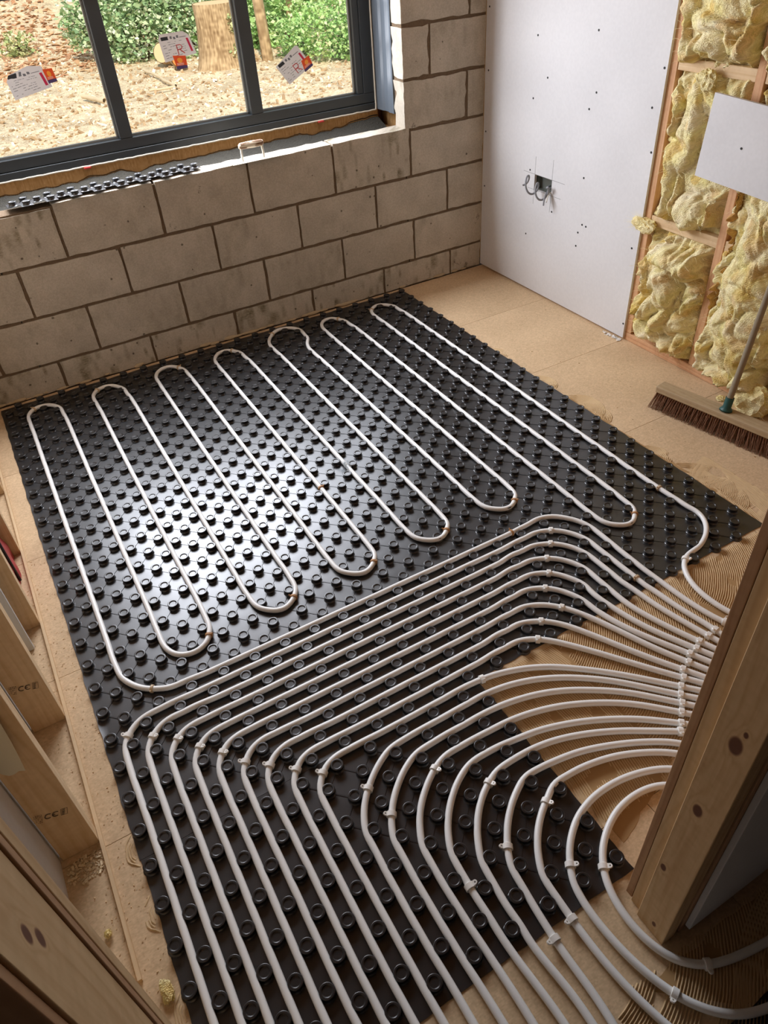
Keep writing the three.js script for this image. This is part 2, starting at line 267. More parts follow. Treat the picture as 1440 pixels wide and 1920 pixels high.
sticker([[-1.025, 1.142, 0, 0.9], [-0.964, 1.059, 0, 0], [-0.832, 1.125, 1, 0], [-0.9, 1.216, 1, 1], [-0.915, 1.216, 0.9, 1]], 'tilted white sticker with a red handwritten R on the pane beside the cavity closer', true, [[-0.888, 1.15, 0, 1], [-0.873, 1.1, 0, 0], [-0.826, 1.124, 1, 0], [-0.845, 1.168, 1, 1]]);

// ---------------------------------------------------------------- wall with the plasterboard and the open studs
const wallRight = structure('wall_right', 'plasterboarded partition that ends in open timber studs');
{
  const sh = new THREE.Shape(); sh.moveTo(0, 0.012); sh.lineTo(1.2, 0.012); sh.lineTo(1.2, 2.4); sh.lineTo(0, 2.4); sh.closePath();
  const hole = new THREE.Path(); hole.moveTo(0.452, 0.543); hole.lineTo(0.452, 0.615); hole.lineTo(0.583, 0.615); hole.lineTo(0.583, 0.545); hole.closePath(); sh.holes.push(hole);
  const g = new THREE.ExtrudeGeometry(sh, { depth: 0.0125, bevelEnabled: false }); g.rotateY(-Math.PI / 2); g.translate(0.0125, 0, 0);
  const uv = g.attributes.uv, p = g.attributes.position; for (let i = 0; i < uv.count; i++) uv.setXY(i, p.getZ(i), p.getY(i));
  mesh('plasterboard', g, M.board, wallRight);
  mesh('far_board', box(0.0125, 2.4, 7.2), M.board, wallRight, [0.1088, 1.2, 3.6]);
  const screws = [[1.212, 0.404], [1.261, 0.797], [1.051, 0.494], [0.953, 0.399], [0.963, 0.791], [1.033, 0.825], [1.165, 1.185], [1.021, 1.154], [0.858, 1.188], [0.674, 0.806], [0.629, 0.411], [1.3, 0.024], [0.463, 0.83], [0.461, 0.857], [0.419, 0.807], [0.352, 0.803], [0.304, 0.41], [0.447, 1.167], [0.743, 0.021], [0.464, 0.024], [0.467, 0.602], [1.03, 0.03], [0.083, 1.19], [1.52, 0.8], [1.52, 0.4], [1.8, 0.8], [1.8, 0.4]];
  const sg = new THREE.LatheGeometry([[0, 0.0008], [0.0016, 0.0008], [0.002, 0.0016], [0.0046, 0.0018], [0.0046, 0]].map(([a, b]) => new THREE.Vector2(a, b)), 10); sg.rotateZ(Math.PI / 2);
  for (const [y, z] of screws) mesh('screw', sg, M.screw, wallRight, [0.0004, y, z]);
  // set-out pencil lines round the socket
  const pen = std({ color: lin('#6d6a68'), roughness: 1 });
  for (const [y0, y1, z0, z1] of [[0.47, 0.70, 0.4505, 0.4517], [0.46, 0.71, 0.5838, 0.585], [0.6155, 0.6167, 0.36, 0.68], [0.541, 0.5422, 0.40, 0.66]]) mesh('pencil_line', box(0.0006, y1 - y0, z1 - z0), pen, wallRight, [-0.0002, (y0 + y1) / 2, (z0 + z1) / 2]);
  const rng = seedRng(12), stud = (name, z0, z1, y0, y1, m = M.pineRed, x0 = 0.013, x1 = 0.102) => mesh(name, box(x1 - x0, y1 - y0, z1 - z0, rng() * 3, rng() * 3, 0.0025), m, wallRight, [(x0 + x1) / 2, (y0 + y1) / 2, (z0 + z1) / 2]);
  stud('sole_plate', 1.16, 3.13, 0.001, 0.04); stud('sole_plate', 0.004, 1.16, 0.001, 0.04);
  for (const [a, b] of [[0.02, 0.058], [0.38, 0.418], [0.78, 0.818], [1.197, 1.235], [1.595, 1.633], [1.995, 2.033], [2.395, 2.433], [2.795, 2.833], [3.09, 3.128]]) stud('stud', a, b, 0.041, 2.395);
  for (const [z0, z1] of [[1.2355, 1.5945], [1.6335, 1.9945]]) for (const y of [0.568, 1.162, 1.76]) stud('noggin', z0, z1, y, y + 0.042, M.pine, 0.016, 0.1);
}
{ // back box and the three curled tails in the socket hole
  const t = thing('socket_box', 'grey metal socket box with curled cable tails in the plasterboard', 'socket box');
  const bx = []; for (const [w, h, d, x, y, z] of [[0.002, 0.07, 0.13, 0.042, 0.58, 0.5175], [0.026, 0.002, 0.13, 0.029, 0.545, 0.5175], [0.026, 0.002, 0.13, 0.029, 0.6145, 0.5175], [0.026, 0.07, 0.002, 0.029, 0.58, 0.4535], [0.026, 0.07, 0.002, 0.029, 0.58, 0.5815]]) bx.push(place(box(w, h, d), x, y, z));
  mesh('back_box', merge(bx), std({ color: lin('#7d8078'), roughness: 0.5, metalness: 0.6 }), t);
  const grey = std({ color: lin('#8b8d92'), roughness: 0.45 });
  const l = [[0.036, 0.57, 0.53], [0.0, 0.572, 0.55]]; for (let i = 0; i <= 30; i++) { const f = i / 30, a = 0.4 + 15.2 * f; l.push([-0.045 - 0.02 * f + 0.024 * Math.sin(a), 0.56 + 0.045 * f * f + 0.034 * Math.cos(a), 0.6 - 0.165 * f]); }
  mesh('cable', new THREE.TubeGeometry(curve(l), 150, 0.0048, 8), grey, t);
  mesh('cable', new THREE.TubeGeometry(curve([[0.036, 0.575, 0.565], [-0.01, 0.565, 0.572], [-0.04, 0.54, 0.585], [-0.05, 0.505, 0.592]]), 30, 0.0042, 7), grey, t);
  mesh('cable', new THREE.TubeGeometry(curve([[0.036, 0.56, 0.57], [-0.02, 0.55, 0.59], [-0.045, 0.525, 0.607]]), 30, 0.003, 7), std({ color: lin('#d8d2c4'), roughness: 0.5 }), t);
}

// crumpled glass wool: a closed height field between the studs, bulging towards the room
function wool(name, label, group, { z0, z1, y0, y1, base, amp, seed, blobs, mat = M.insul, fibres = 500, xb = 0.095, ragged = 0.02 }) {
  const t = thing(name, label, 'insulation', group), NZ = Math.max(24, Math.round((z1 - z0) / 0.0055)), NY = Math.max(24, Math.round((y1 - y0) / 0.0055)), P = [], UV = [], I = [], rng = seedRng(seed);
  const depth = (z, y) => {
    const wz = z + 0.05 * noise(z * 9 + seed, y * 9, 3), wy = y + 0.05 * noise(z * 9, y * 9 + seed, 7), e = Math.min(wz - z0, z1 - wz), f = Math.min(wy - y0, y1 - wy), edge = smooth(0, 0.05, Math.min(e, f) + ragged * noise(z * 40, y * 40, seed));
    let b = 0; for (const [bz, by, rz, ry, h, an = 0] of blobs) { const dz = wz - bz, dy = wy - by, u = (dz * Math.cos(an) + dy * Math.sin(an)) / rz, v = (-dz * Math.sin(an) + dy * Math.cos(an)) / ry, q = 1 - u * u - v * v; if (q > 0) b = Math.max(b, h * Math.sqrt(q)) + 0.18 * h * q * (b > 0 ? 1 : 0); }
    const fold = Math.min(1, Math.abs(3 * noise(wz * 10 + seed * 1.7, wy * 7 - seed, seed))), fold2 = Math.min(1, Math.abs(2.6 * noise(wz * 30 + seed, wy * 18 + wz * 9, seed))), f3 = Math.abs(noise(z * 75 + 4 * noise(y * 20, z * 20), y * 60, seed)), f4 = noise(z * 160, y * 130, seed);
    return edge * (base + b + amp * (Math.sqrt(fold) - 0.7) * 1.1 + 0.34 * amp * (fold2 - 0.45) + 0.16 * amp * (f3 - 0.3) + 0.05 * amp * f4) - 0.03 * (1 - edge);
  };
  for (let j = 0; j <= NY; j++) for (let i = 0; i <= NZ; i++) {
    const u = i / NZ, v = j / NY, z = z0 + (z1 - z0) * u, y = y0 + (y1 - y0) * v, d = depth(z, y), side = noise(y * 20, z * 20, seed) * 0.006;
    const rim = i === 0 || j === 0 || i === NZ || j === NY;
    P.push(rim ? xb : 0.02 - d, y + (rim ? 0 : side), z + (rim ? 0 : 0.5 * side)); UV.push(z + d, y + d * 0.6);
    if (i < NZ && j < NY) { const a = j * (NZ + 1) + i, b = a + 1, c = a + NZ + 1, e = c + 1; I.push(a, b, c, b, e, c); }
  }
  const g = new THREE.BufferGeometry(); g.setAttribute('position', new THREE.Float32BufferAttribute(P, 3)); g.setAttribute('uv', new THREE.Float32BufferAttribute(UV, 2)); g.setIndex(I); g.computeVertexNormals();
  mesh('wool_batt', g, mat, t);
  const F = []; for (let k = 0; k < fibres; k++) {
    const z = z0 + (z1 - z0) * rng(), y = y0 + (y1 - y0) * rng(), d = depth(z, y); if (d < 0.01) continue;
    const a = rng() * 6.28, L = 0.012 + 0.03 * rng(), lift = 0.006 + 0.014 * rng(), w = 0.0005; let px = 0.021 - d, py = y, pz = z;
    for (let s = 0; s < 3; s++) { const b = a + 0.7 * (rng() - 0.5) * s, nx = px - lift / 3, ny = py + Math.sin(b) * L / 3 - 0.002 * s, nz = pz + Math.cos(b) * L / 3; F.push(px, py - w, pz, px, py + w, pz, nx, ny + w, nz, px, py - w, pz, nx, ny + w, nz, nx, ny - w, nz); px = nx; py = ny; pz = nz; }
  }
  if (F.length) { const f = new THREE.BufferGeometry(); f.setAttribute('position', new THREE.Float32BufferAttribute(F, 3)); f.computeVertexNormals(); stuff('loose_fibres', f, M.fibre, t); }
  return t;
}
const WOOL = 'glass wool pieces between the open studs';
wool('glass_wool', 'yellow quilted glass wool stuffed above the upper noggin', WOOL, { z0: 1.228, z1: 1.6, y0: 1.185, y1: 1.77, base: 0.035, amp: 0.012, seed: 3, blobs: [[1.43, 1.5, 0.15, 0.16, 0.045], [1.42, 1.33, 0.13, 0.035, 0.05, -0.1], [1.27, 1.36, 0.028, 0.12, 0.035], [1.33, 1.25, 0.03, 0.055, 0.05, -0.3], [1.4, 1.25, 0.055, 0.06, 0.055], [1.48, 1.27, 0.035, 0.05, 0.05, 0.4], [1.54, 1.26, 0.03, 0.065, 0.05, -0.6], [1.29, 1.26, 0.025, 0.05, 0.035, 0.3], [1.57, 1.37, 0.03, 0.1, 0.03]] });
wool('glass_wool', 'yellow torn glass wool between the two noggins beside the plasterboard offcut', WOOL, { z0: 1.228, z1: 1.6, y0: 0.6, y1: 1.175, base: 0.012, amp: 0.018, seed: 8, blobs: [[1.27, 1.03, 0.028, 0.11, 0.04, 0.1], [1.37, 1.0, 0.06, 0.13, 0.04, 0.1], [1.33, 0.84, 0.075, 0.07, 0.055, 0.3], [1.31, 0.76, 0.05, 0.045, 0.05, -0.5], [1.3, 0.68, 0.022, 0.1, 0.035, 0.2], [1.37, 0.72, 0.025, 0.09, 0.045, -0.25], [1.43, 0.67, 0.05, 0.07, 0.05], [1.49, 0.66, 0.05, 0.06, 0.05, 0.2], [1.55, 0.68, 0.02, 0.1, 0.04, -0.2], [1.47, 1.08, 0.08, 0.03, 0.03, -0.3], [1.41, 1.14, 0.04, 0.035, 0.04]] });
wool('glass_wool', 'big tangled lump of yellow glass wool below the lower noggin', WOOL, { z0: 1.23, z1: 1.6, y0: 0.038, y1: 0.575, base: 0.028, amp: 0.03, seed: 15, fibres: 900, blobs: [[1.4, 0.48, 0.12, 0.07, 0.075], [1.52, 0.47, 0.06, 0.05, 0.075, 0.3], [1.42, 0.36, 0.07, 0.12, 0.085], [1.27, 0.34, 0.025, 0.15, 0.045, 0.15], [1.3, 0.2, 0.055, 0.05, 0.05], [1.36, 0.24, 0.05, 0.06, 0.07, 0.5], [1.44, 0.2, 0.035, 0.1, 0.075, -0.3], [1.52, 0.27, 0.06, 0.12, 0.04, -0.2], [1.34, 0.12, 0.07, 0.035, 0.06, -0.2], [1.46, 0.1, 0.07, 0.04, 0.055, -0.3], [1.54, 0.12, 0.04, 0.06, 0.05]] });
wool('glass_wool', 'tall bulging roll of yellow glass wool behind the broom handle', WOOL, { z0: 1.632, z1: 2.0, y0: 0.04, y1: 1.16, base: 0.03, amp: 0.02, seed: 23, fibres: 900, blobs: [[1.83, 0.42, 0.13, 0.36, 0.085, 0.05], [1.84, 0.75, 0.12, 0.2, 0.055], [1.66, 0.5, 0.03, 0.3, 0.02, 0.05], [1.68, 0.2, 0.05, 0.14, 0.05, -0.3], [1.7, 0.09, 0.06, 0.05, 0.05], [1.8, 0.07, 0.08, 0.045, 0.075, -0.2], [1.93, 0.1, 0.08, 0.07, 0.085], [1.97, 0.3, 0.04, 0.12, 0.06]] });
wool('glass_wool', 'brown-stained strip of old wool hanging along the second stud', WOOL, { z0: 1.636, z1: 1.7, y0: 0.28, y1: 0.86, base: 0.045, amp: 0.03, seed: 31, mat: M.insulOld, fibres: 60, blobs: [[1.665, 0.72, 0.03, 0.14, 0.02], [1.67, 0.42, 0.035, 0.1, 0.035]] });
wool('glass_wool', 'yellow glass wool in the upper part of the next bay above the offcut', WOOL, { z0: 1.632, z1: 2.0, y0: 1.2, y1: 1.77, base: 0.035, amp: 0.016, seed: 37, blobs: [[1.7, 1.45, 0.06, 0.25, 0.03], [1.85, 1.4, 0.1, 0.2, 0.05], [1.68, 1.25, 0.05, 0.06, 0.05]] });
wool('glass_wool', 'yellow glass wool filling the bay beyond the broom', WOOL, { z0: 2.032, z1: 2.4, y0: 0.04, y1: 1.77, base: 0.04, amp: 0.02, seed: 43, fibres: 40, blobs: [[2.2, 0.5, 0.14, 0.4, 0.05], [2.2, 1.2, 0.14, 0.4, 0.04]] });
// loose tufts
function tuft(label, [x, y, z], r, seed, mat = M.insul, group = 'loose tufts of glass wool', sx = 1, sy = 0.7, sz = 1.2) {
  const t = thing('wool_tuft', label, 'insulation', group, [x, y, z]), g = new THREE.IcosahedronGeometry(r, 4), p = g.attributes.position, rng = seedRng(seed);
  for (let i = 0; i < p.count; i++) { const v = new THREE.Vector3().fromBufferAttribute(p, i), k = 1 + 0.75 * fbm(v.x / r * 1.4 + seed, v.y / r * 1.4, v.z / r * 1.4, 3) + 0.18 * noise(v.x / r * 6, v.y / r * 6 + seed, v.z / r * 6); p.setXYZ(i, v.x * k * sx, v.y * k * sy, v.z * k * sz); }
  g.computeVertexNormals(); metreUV(g, r, r, r * 1.01); mesh('wool_lump', g, mat, t);
  const F = []; for (let k = 0; k < 220; k++) { const d = new THREE.Vector3(rng() - 0.5, rng() - 0.35, rng() - 0.5).normalize(); d.x *= sx; d.y *= sy; d.z *= sz; const a = d.clone().multiplyScalar(r * 0.7), b = d.clone().multiplyScalar(r * (1.2 + 1.3 * rng() * rng())).add(new THREE.Vector3(rng() - 0.5, rng() - 0.5, rng() - 0.5).multiplyScalar(r * 0.5)), w = 0.0005; F.push(a.x, a.y - w, a.z, a.x, a.y + w, a.z, b.x, b.y, b.z); }
  const f = new THREE.BufferGeometry(); f.setAttribute('position', new THREE.Float32BufferAttribute(F, 3)); f.computeVertexNormals(); stuff('loose_fibres', f, M.fibre, t); return t;
}
tuft('fuzzy yellow tuft spilling over the lower noggin past the board edge', [-0.01, 0.57, 1.225], 0.042, 51, M.insul, 'loose tufts of glass wool', 0.7, 0.75, 1.5);
tuft('big yellow and brown wool heap on the floor behind the broom head', [-0.035, 0.05, 1.97], 0.07, 53, M.insul, 'loose tufts of glass wool', 0.7, 1.1, 1.1);
tuft('small yellow wool tuft lying against the green broom socket', [-0.2, 0.108, 1.945], 0.016, 57);
tuft('pale shredded wool hanging below the upper noggin', [-0.01, 1.15, 1.41], 0.04, 59, M.insul, 'loose tufts of glass wool', 0.6, 1, 0.9);
{ // plasterboard offcut screwed across the studs
  const t = thing('plasterboard_offcut', 'square plasterboard offcut screwed across the insulation with one dark screw', 'plasterboard', undefined, [-0.062, 0.976, 1.703]);
  mesh('board', box(0.0125, 0.288, 0.42), M.board, t).rotation.x = 0.02; t.rotation.x = 0.035;
  const s = new THREE.CylinderGeometry(0.0042, 0.0042, 0.002, 12); s.rotateZ(Math.PI / 2); mesh('screw', s, M.screw, t, [-0.0068, -0.004, -0.038]);
  mesh('packing_batten', box(0.055, 0.25, 0.036, 1, 2), M.pineRed, t, [0.035, 0, -0.09]);
}

// ---------------------------------------------------------------- partition of bare studs on the other side
const wallLeft = structure('wall_left', 'bare timber stud partition with board on its far face');
{
  const rng = seedRng(14);
  for (const z of [0.3, 0.718, 1.138, 1.544, 1.961, 2.381, 2.8]) mesh('stud', box(0.09, 2.395, 0.038, rng() * 3, rng() * 3, 0.002), M.pine, wallLeft, [-2.906, 1.198, z - 0.019]);
  mesh('far_board', box(0.0125, 2.4, 7.2), M.board, wallLeft, [-2.9635, 1.2, 3.6]);
  // mill stamps printed on two studs
  const cv = document.createElement('canvas'); cv.width = 512; cv.height = 256; const c = cv.getContext('2d'); c.strokeStyle = c.fillStyle = '#4a3a2a'; c.lineWidth = 15;
  c.beginPath(); c.arc(225, 128, 48, 0.9, 5.4); c.stroke(); c.beginPath(); c.arc(330, 128, 48, 0.9, 5.4); c.moveTo(286, 128); c.lineTo(322, 128); c.stroke();
  const r = seedRng(33); for (let y = 40; y < 220; y += 34) for (let x = 20; x < 150; x += 26) if (r() > 0.3) c.fillRect(x + 6 * r(), y + 4 * r(), 10 + 8 * r(), 6 + 10 * r()); c.lineWidth = 5; c.strokeRect(400, 60, 90, 140); for (let y = 76; y < 190; y += 22) c.fillRect(412, y, 30 + 34 * r(), 9);
  const mt = new THREE.CanvasTexture(cv); mt.colorSpace = THREE.SRGBColorSpace; const stamp = std({ map: mt, transparent: true, alphaTest: 0.3, roughness: 0.85, polygonOffset: true, polygonOffsetFactor: -1 });
  for (const [x, y, z] of [[-2.912, 0.185, 1.9614], [-2.914, 0.193, 2.3814]]) { const s = mesh('mill_stamp', new THREE.PlaneGeometry(0.078, 0.042), stamp, wallLeft, [x, y, z]); s.rotation.z = Math.PI - 0.28 + Math.PI; }
}
tag(mesh('timber_lath', box(0.009, 0.012, 2.5, 1, 2), M.pine, scene, [-2.8555, 0.0061, 1.49]), 'thin timber lath lying on the floor along the foot of the studs', 'lath');
tag(mesh('conduit', box(0.024, 2.3, 0.014, 0, 0, 0.003), std({ color: lin('#c9c9c6'), roughness: 0.5 }), scene, [-2.907, 1.151, 1.634]), 'grey plastic trunking standing upright between two bare studs', 'trunking');
{ const l = []; for (let i = 0; i <= 16; i++) { const y = 0.006 + 2.3 * i / 16; l.push([-2.885 - 0.004 * Math.sin(y * 4), y, 1.291 + 0.006 * Math.sin(y * 3)]); } tag(mesh('cable', new THREE.TubeGeometry(curve(l), 50, 0.005, 7), std({ color: lin('#1c1c1f'), roughness: 0.5 }), scene), 'black cable hanging down between two bare studs', 'cable'); }
{ // red sheet slumped between the studs
  const g = new THREE.BoxGeometry(0.05, 0.16, 0.24, 6, 10, 14), p = g.attributes.position; for (let i = 0; i < p.count; i++) { const x = p.getX(i), y = p.getY(i), z = p.getZ(i), k = 0.012 * noise(y * 16, z * 16, 4); p.setXYZ(i, x * (1.15 - 2.4 * y) + k, y + 0.01 * noise(z * 12, x * 20, 1) * (y > 0 ? 1 : 0), z * (1 - 0.5 * y)); } g.computeVertexNormals();
  tag(mesh('red_bag', g, std({ color: lin('#a83e3e'), roughness: 0.55 }), scene, [-2.918, 0.081, 1.272]), 'crumpled red plastic bag on the floor between two bare studs', 'bag');
}
{ const P = [], I = []; for (let j = 0; j <= 14; j++) for (let i = 0; i <= 6; i++) { const u = i / 6, v = j / 14; P.push(-2.952 + 0.068 * u, 0.44 + 0.42 * v + 0.012 * u - 0.01 * noise(u * 3, 2) * (1 - v), 2.392 + 0.012 * Math.sin(u * 3) + 0.05 * Math.pow(1 - v, 6) * u + 0.004 * noise(u * 4, v * 6)); if (i < 6 && j < 14) { const a = j * 7 + i; I.push(a, a + 1, a + 7, a + 1, a + 8, a + 7); } }
  const n = P.length / 3; for (let k = 0; k < n; k++) P.push(P[3 * k], P[3 * k + 1], P[3 * k + 2] - 0.0006); const m = I.length; for (let k = 0; k < m; k += 3) I.push(I[k] + n, I[k + 2] + n, I[k + 1] + n);
  const g = new THREE.BufferGeometry(); g.setAttribute('position', new THREE.Float32BufferAttribute(P, 3)); g.setIndex(I); g.computeVertexNormals(); tag(mesh('paper_sheet', g, std({ color: lin('#d3cbb2'), roughness: 0.9, side: THREE.DoubleSide }), scene), 'cream paper sheet with a curled edge hanging on the nearest marked stud', 'paper'); }

// ---------------------------------------------------------------- door opening: wall_front with its lining timbers
const wallFront = structure('wall_front', 'stud partition with the door opening');
{
  const t = (name, x0, x1, z0, z1, m, y0 = 0.001, y1 = 2.395, u = 0) => mesh(name, box(x1 - x0, y1 - y0, z1 - z0, u, u * 0.7, 0.002), m, wallFront, [(x0 + x1) / 2, (y0 + y1) / 2, (z0 + z1) / 2]);
  t('board_edge', -1.846, -0.001, 3.137, 3.155, M.pineDark, 0.012); t('door_stud', -1.846, -1.808, 3.1555, 3.1835, M.pineJamb, 0.001, 2.395, 0.3); t('door_lining', -1.857, -1.82, 3.184, 3.2575, M.pineKnots, 0.001, 2.395, 0.03);
  t('hall_board', -1.797, 0.1, 3.258, 3.2705, M.board, 0.03); t('door_stud', -1.807, -1.77, 3.1835, 3.2575, M.pineDark, 0.001, 2.395, 0.6);
  t('board_edge', -2.957, -2.713, 3.137, 3.155, M.pineJamb, 0.012); t('door_stud', -2.752, -2.713, 3.1555, 3.1675, M.pineDark, 0.001, 2.395, 0.8); t('door_lining', -2.75, -2.7145, 3.168, 3.2575, M.pineSpots, 0.001, 2.395, 1.21);
  t('hall_board', -2.957, -2.7165, 3.258, 3.2705, M.pineDark, 0.03);
  for (const x of [-2.92, -1.4, -1.0, -0.6, -0.2]) t('stud', x, x + 0.038, 3.156, 3.257, M.pine, 0.001, 2.395, x);
  t('door_head', -2.713, -1.857, 3.137, 3.2705, M.pine, 2.06, 2.395);
}
const wallHall = structure('wall_hall', 'timber boarded end wall of the hallway'); mesh('board', box(3.1, 2.4, 0.0125), std({ map: M.chipboard.map, color: lin('#a08c74'), roughness: 0.9 }), wallHall, [-1.43, 1.2, 7.2]);
const ceiling = structure('ceiling', 'bare timber joists under the floor deck above'); mesh('deck', box(3.12, 0.0125, 7.22), std({ map: M.chipboard.map, color: lin('#b9a58c'), roughness: 0.9 }), ceiling, [-1.43, 2.407, 3.6]);
for (let i = 0; i < 18; i++) mesh('joist', box(3.07, 0.2, 0.045, i * 0.7, i * 1.3), M.pineDark, ceiling, [-1.425, 2.2985, 0.16 + i * 0.4]); mesh('roof_deck', box(4.4, 0.25, 8.2), std({ color: lin('#6a5a4c'), roughness: 1 }), ceiling, [-1.43, 2.56, 3.4]);

// ---------------------------------------------------------------- castellated mats
const PITCH = 0.05036, TH = -0.00485, O = [-0.5969, 1.6687];
const node = (i, j) => [O[0] + PITCH * (i * Math.cos(TH) + j * Math.sin(TH)), O[1] + PITCH * (-i * Math.sin(TH) + j * Math.cos(TH))];
const studGeo = new THREE.LatheGeometry([[0.0205, 0], [0.0192, 0.0012], [0.0168, 0.002], [0.0154, 0.0055], [0.0154, 0.0105], [0.0169, 0.0138], [0.0176, 0.0152], [0.0175, 0.0172], [0.0168, 0.0179], [0.0159, 0.0182], [0.0128, 0.0182], [0.012, 0.0179], [0.0115, 0.0172], [0.011, 0.0161], [0.0104, 0.0157], [0.0094, 0.0156], [0.0001, 0.0156]].map(([a, b]) => new THREE.Vector2(a, b)), 18);
const allStuds = [];
function matSheet(name, label, inside, rect, partsMax, warp) {
  const t = thing(name, label, 'mat', 'black castellated underfloor heating mats'), [x0, x1, z0, z1] = rect, w = x1 - x0, d = z1 - z0;
  const g = new THREE.BoxGeometry(w, 0.0015, d, Math.round(w / 0.0125), 1, Math.round(d / 0.0125)), p = g.attributes.position;
  for (let i = 0; i < p.count; i++) { const X = p.getX(i) + x0 + w / 2, Z = p.getZ(i) + z0 + d / 2, e = Math.min(X - x0, x1 - X, Z - z0, z1 - Z); p.setXYZ(i, X + (e < 0.002 ? 0.004 * noise(Z * 18, X * 18, 1) : 0), 0.001 + p.getY(i) + warp * (fbm(X * 12, Z * 12, 5, 2) + 0.5) + (e < 0.002 ? 0.0035 * Math.max(0, noise(X * 6, Z * 6, 8)) : 0), Z + (e < 0.002 ? 0.004 * noise(X * 18, Z * 18, 3) : 0)); }
  g.computeVertexNormals(); mesh('sheet', g, M.black, t);
  const list = []; allStuds.push(list); for (let j = -60; j < 60; j++) for (let i = -60; i < 30; i++) if (((i + j) & 1) === 0) { const [x, z] = node(i, j); if (inside(x, z)) list.push([x, z, i, j]); }
  list.sort((a, b) => Math.hypot(a[0] + 2.4, a[1] - 3.3) - Math.hypot(b[0] + 2.4, b[1] - 3.3));
  const rest = []; list.forEach(([x, z], k) => { if (k < partsMax) mesh('mat_stud', studGeo, M.stud, t, [x, 0.0012, z]); else rest.push(studGeo.clone().translate(x, 0.0012, z)); });
  if (rest.length) stuff('mat_studs', merge(rest), M.stud, t);
  const ribs = []; for (const [x, z, i, j] of list) for (const [di, dj] of [[1, 1], [1, -1]]) { const [a, b] = node(i + di, j + dj); if (!inside(a, b)) continue; const L = Math.hypot(a - x, b - z) - 0.036, r = new THREE.BoxGeometry(L, 0.0022, dj > 0 ? 0.0036 : 0.0014); ribs.push(place(r, (x + a) / 2, 0.0022, (z + b) / 2, 0, Math.atan2(-(b - z), a - x), 0)); }
  stuff('mat_ribs', merge(ribs), M.stud, t); return t;
}
matSheet('heating_mat', 'large black castellated mat carrying the long pipe loops by the block wall', (x, z) => x > -2.768 && x < -0.556 && z > 0.04 && z < 2.474, [-2.786, -0.569, 0.028, 2.481], 300, 0.0007);
matSheet('heating_mat', 'narrower black mat strip in front with the pipes bending towards the doorway', (x, z) => x > -2.768 && x < -1.796 && z > 2.474 && z < 3.1, [-2.784, -1.79, 2.482, 3.11], 300, 0.0009);
matSheet('heating_mat', 'dark mat piece in the hallway behind the door lining', (x, z) => x > -1.85 && x < -0.62 && z > 3.46 && z < 4.3, [-1.872, -0.6, 3.43, 4.32], 120, 0.0009);
{ // offcut strip on the window sill with a stepped front edge
  const t = thing('mat_offcut', 'narrow offcut strip of black stud mat lying on the window sill', 'mat', undefined, [-2.0, 0.843, -0.042]), n = 17, L = n * PITCH, tabs = [];
  tabs.push(box(L, 0.0018, 0.085).translate(0, 0, -0.024)); const tab = (x, z, w, d) => { const g = new RoundedBoxGeometry(w, d, 0.004, 3, 0.0019); g.rotateX(Math.PI / 2); return g.translate(x, 0.0004, z); };
  for (let i = 1; i < n; i += 2) tabs.push(tab(-L / 2 + (i + 0.5) * PITCH, 0.045, 0.05, 0.056)); mesh('sheet', merge(tabs), M.black, t, [0, 0.001, 0]);
  for (let i = 0; i < n; i++) for (const z of i % 2 ? [0.049, -0.052] : [0]) mesh('mat_stud', studGeo, M.stud, t, [-L / 2 + (i + 0.5) * PITCH, 0.0015, z]);
  t.rotation.y = 0.02; t.rotation.x = -0.1;
}

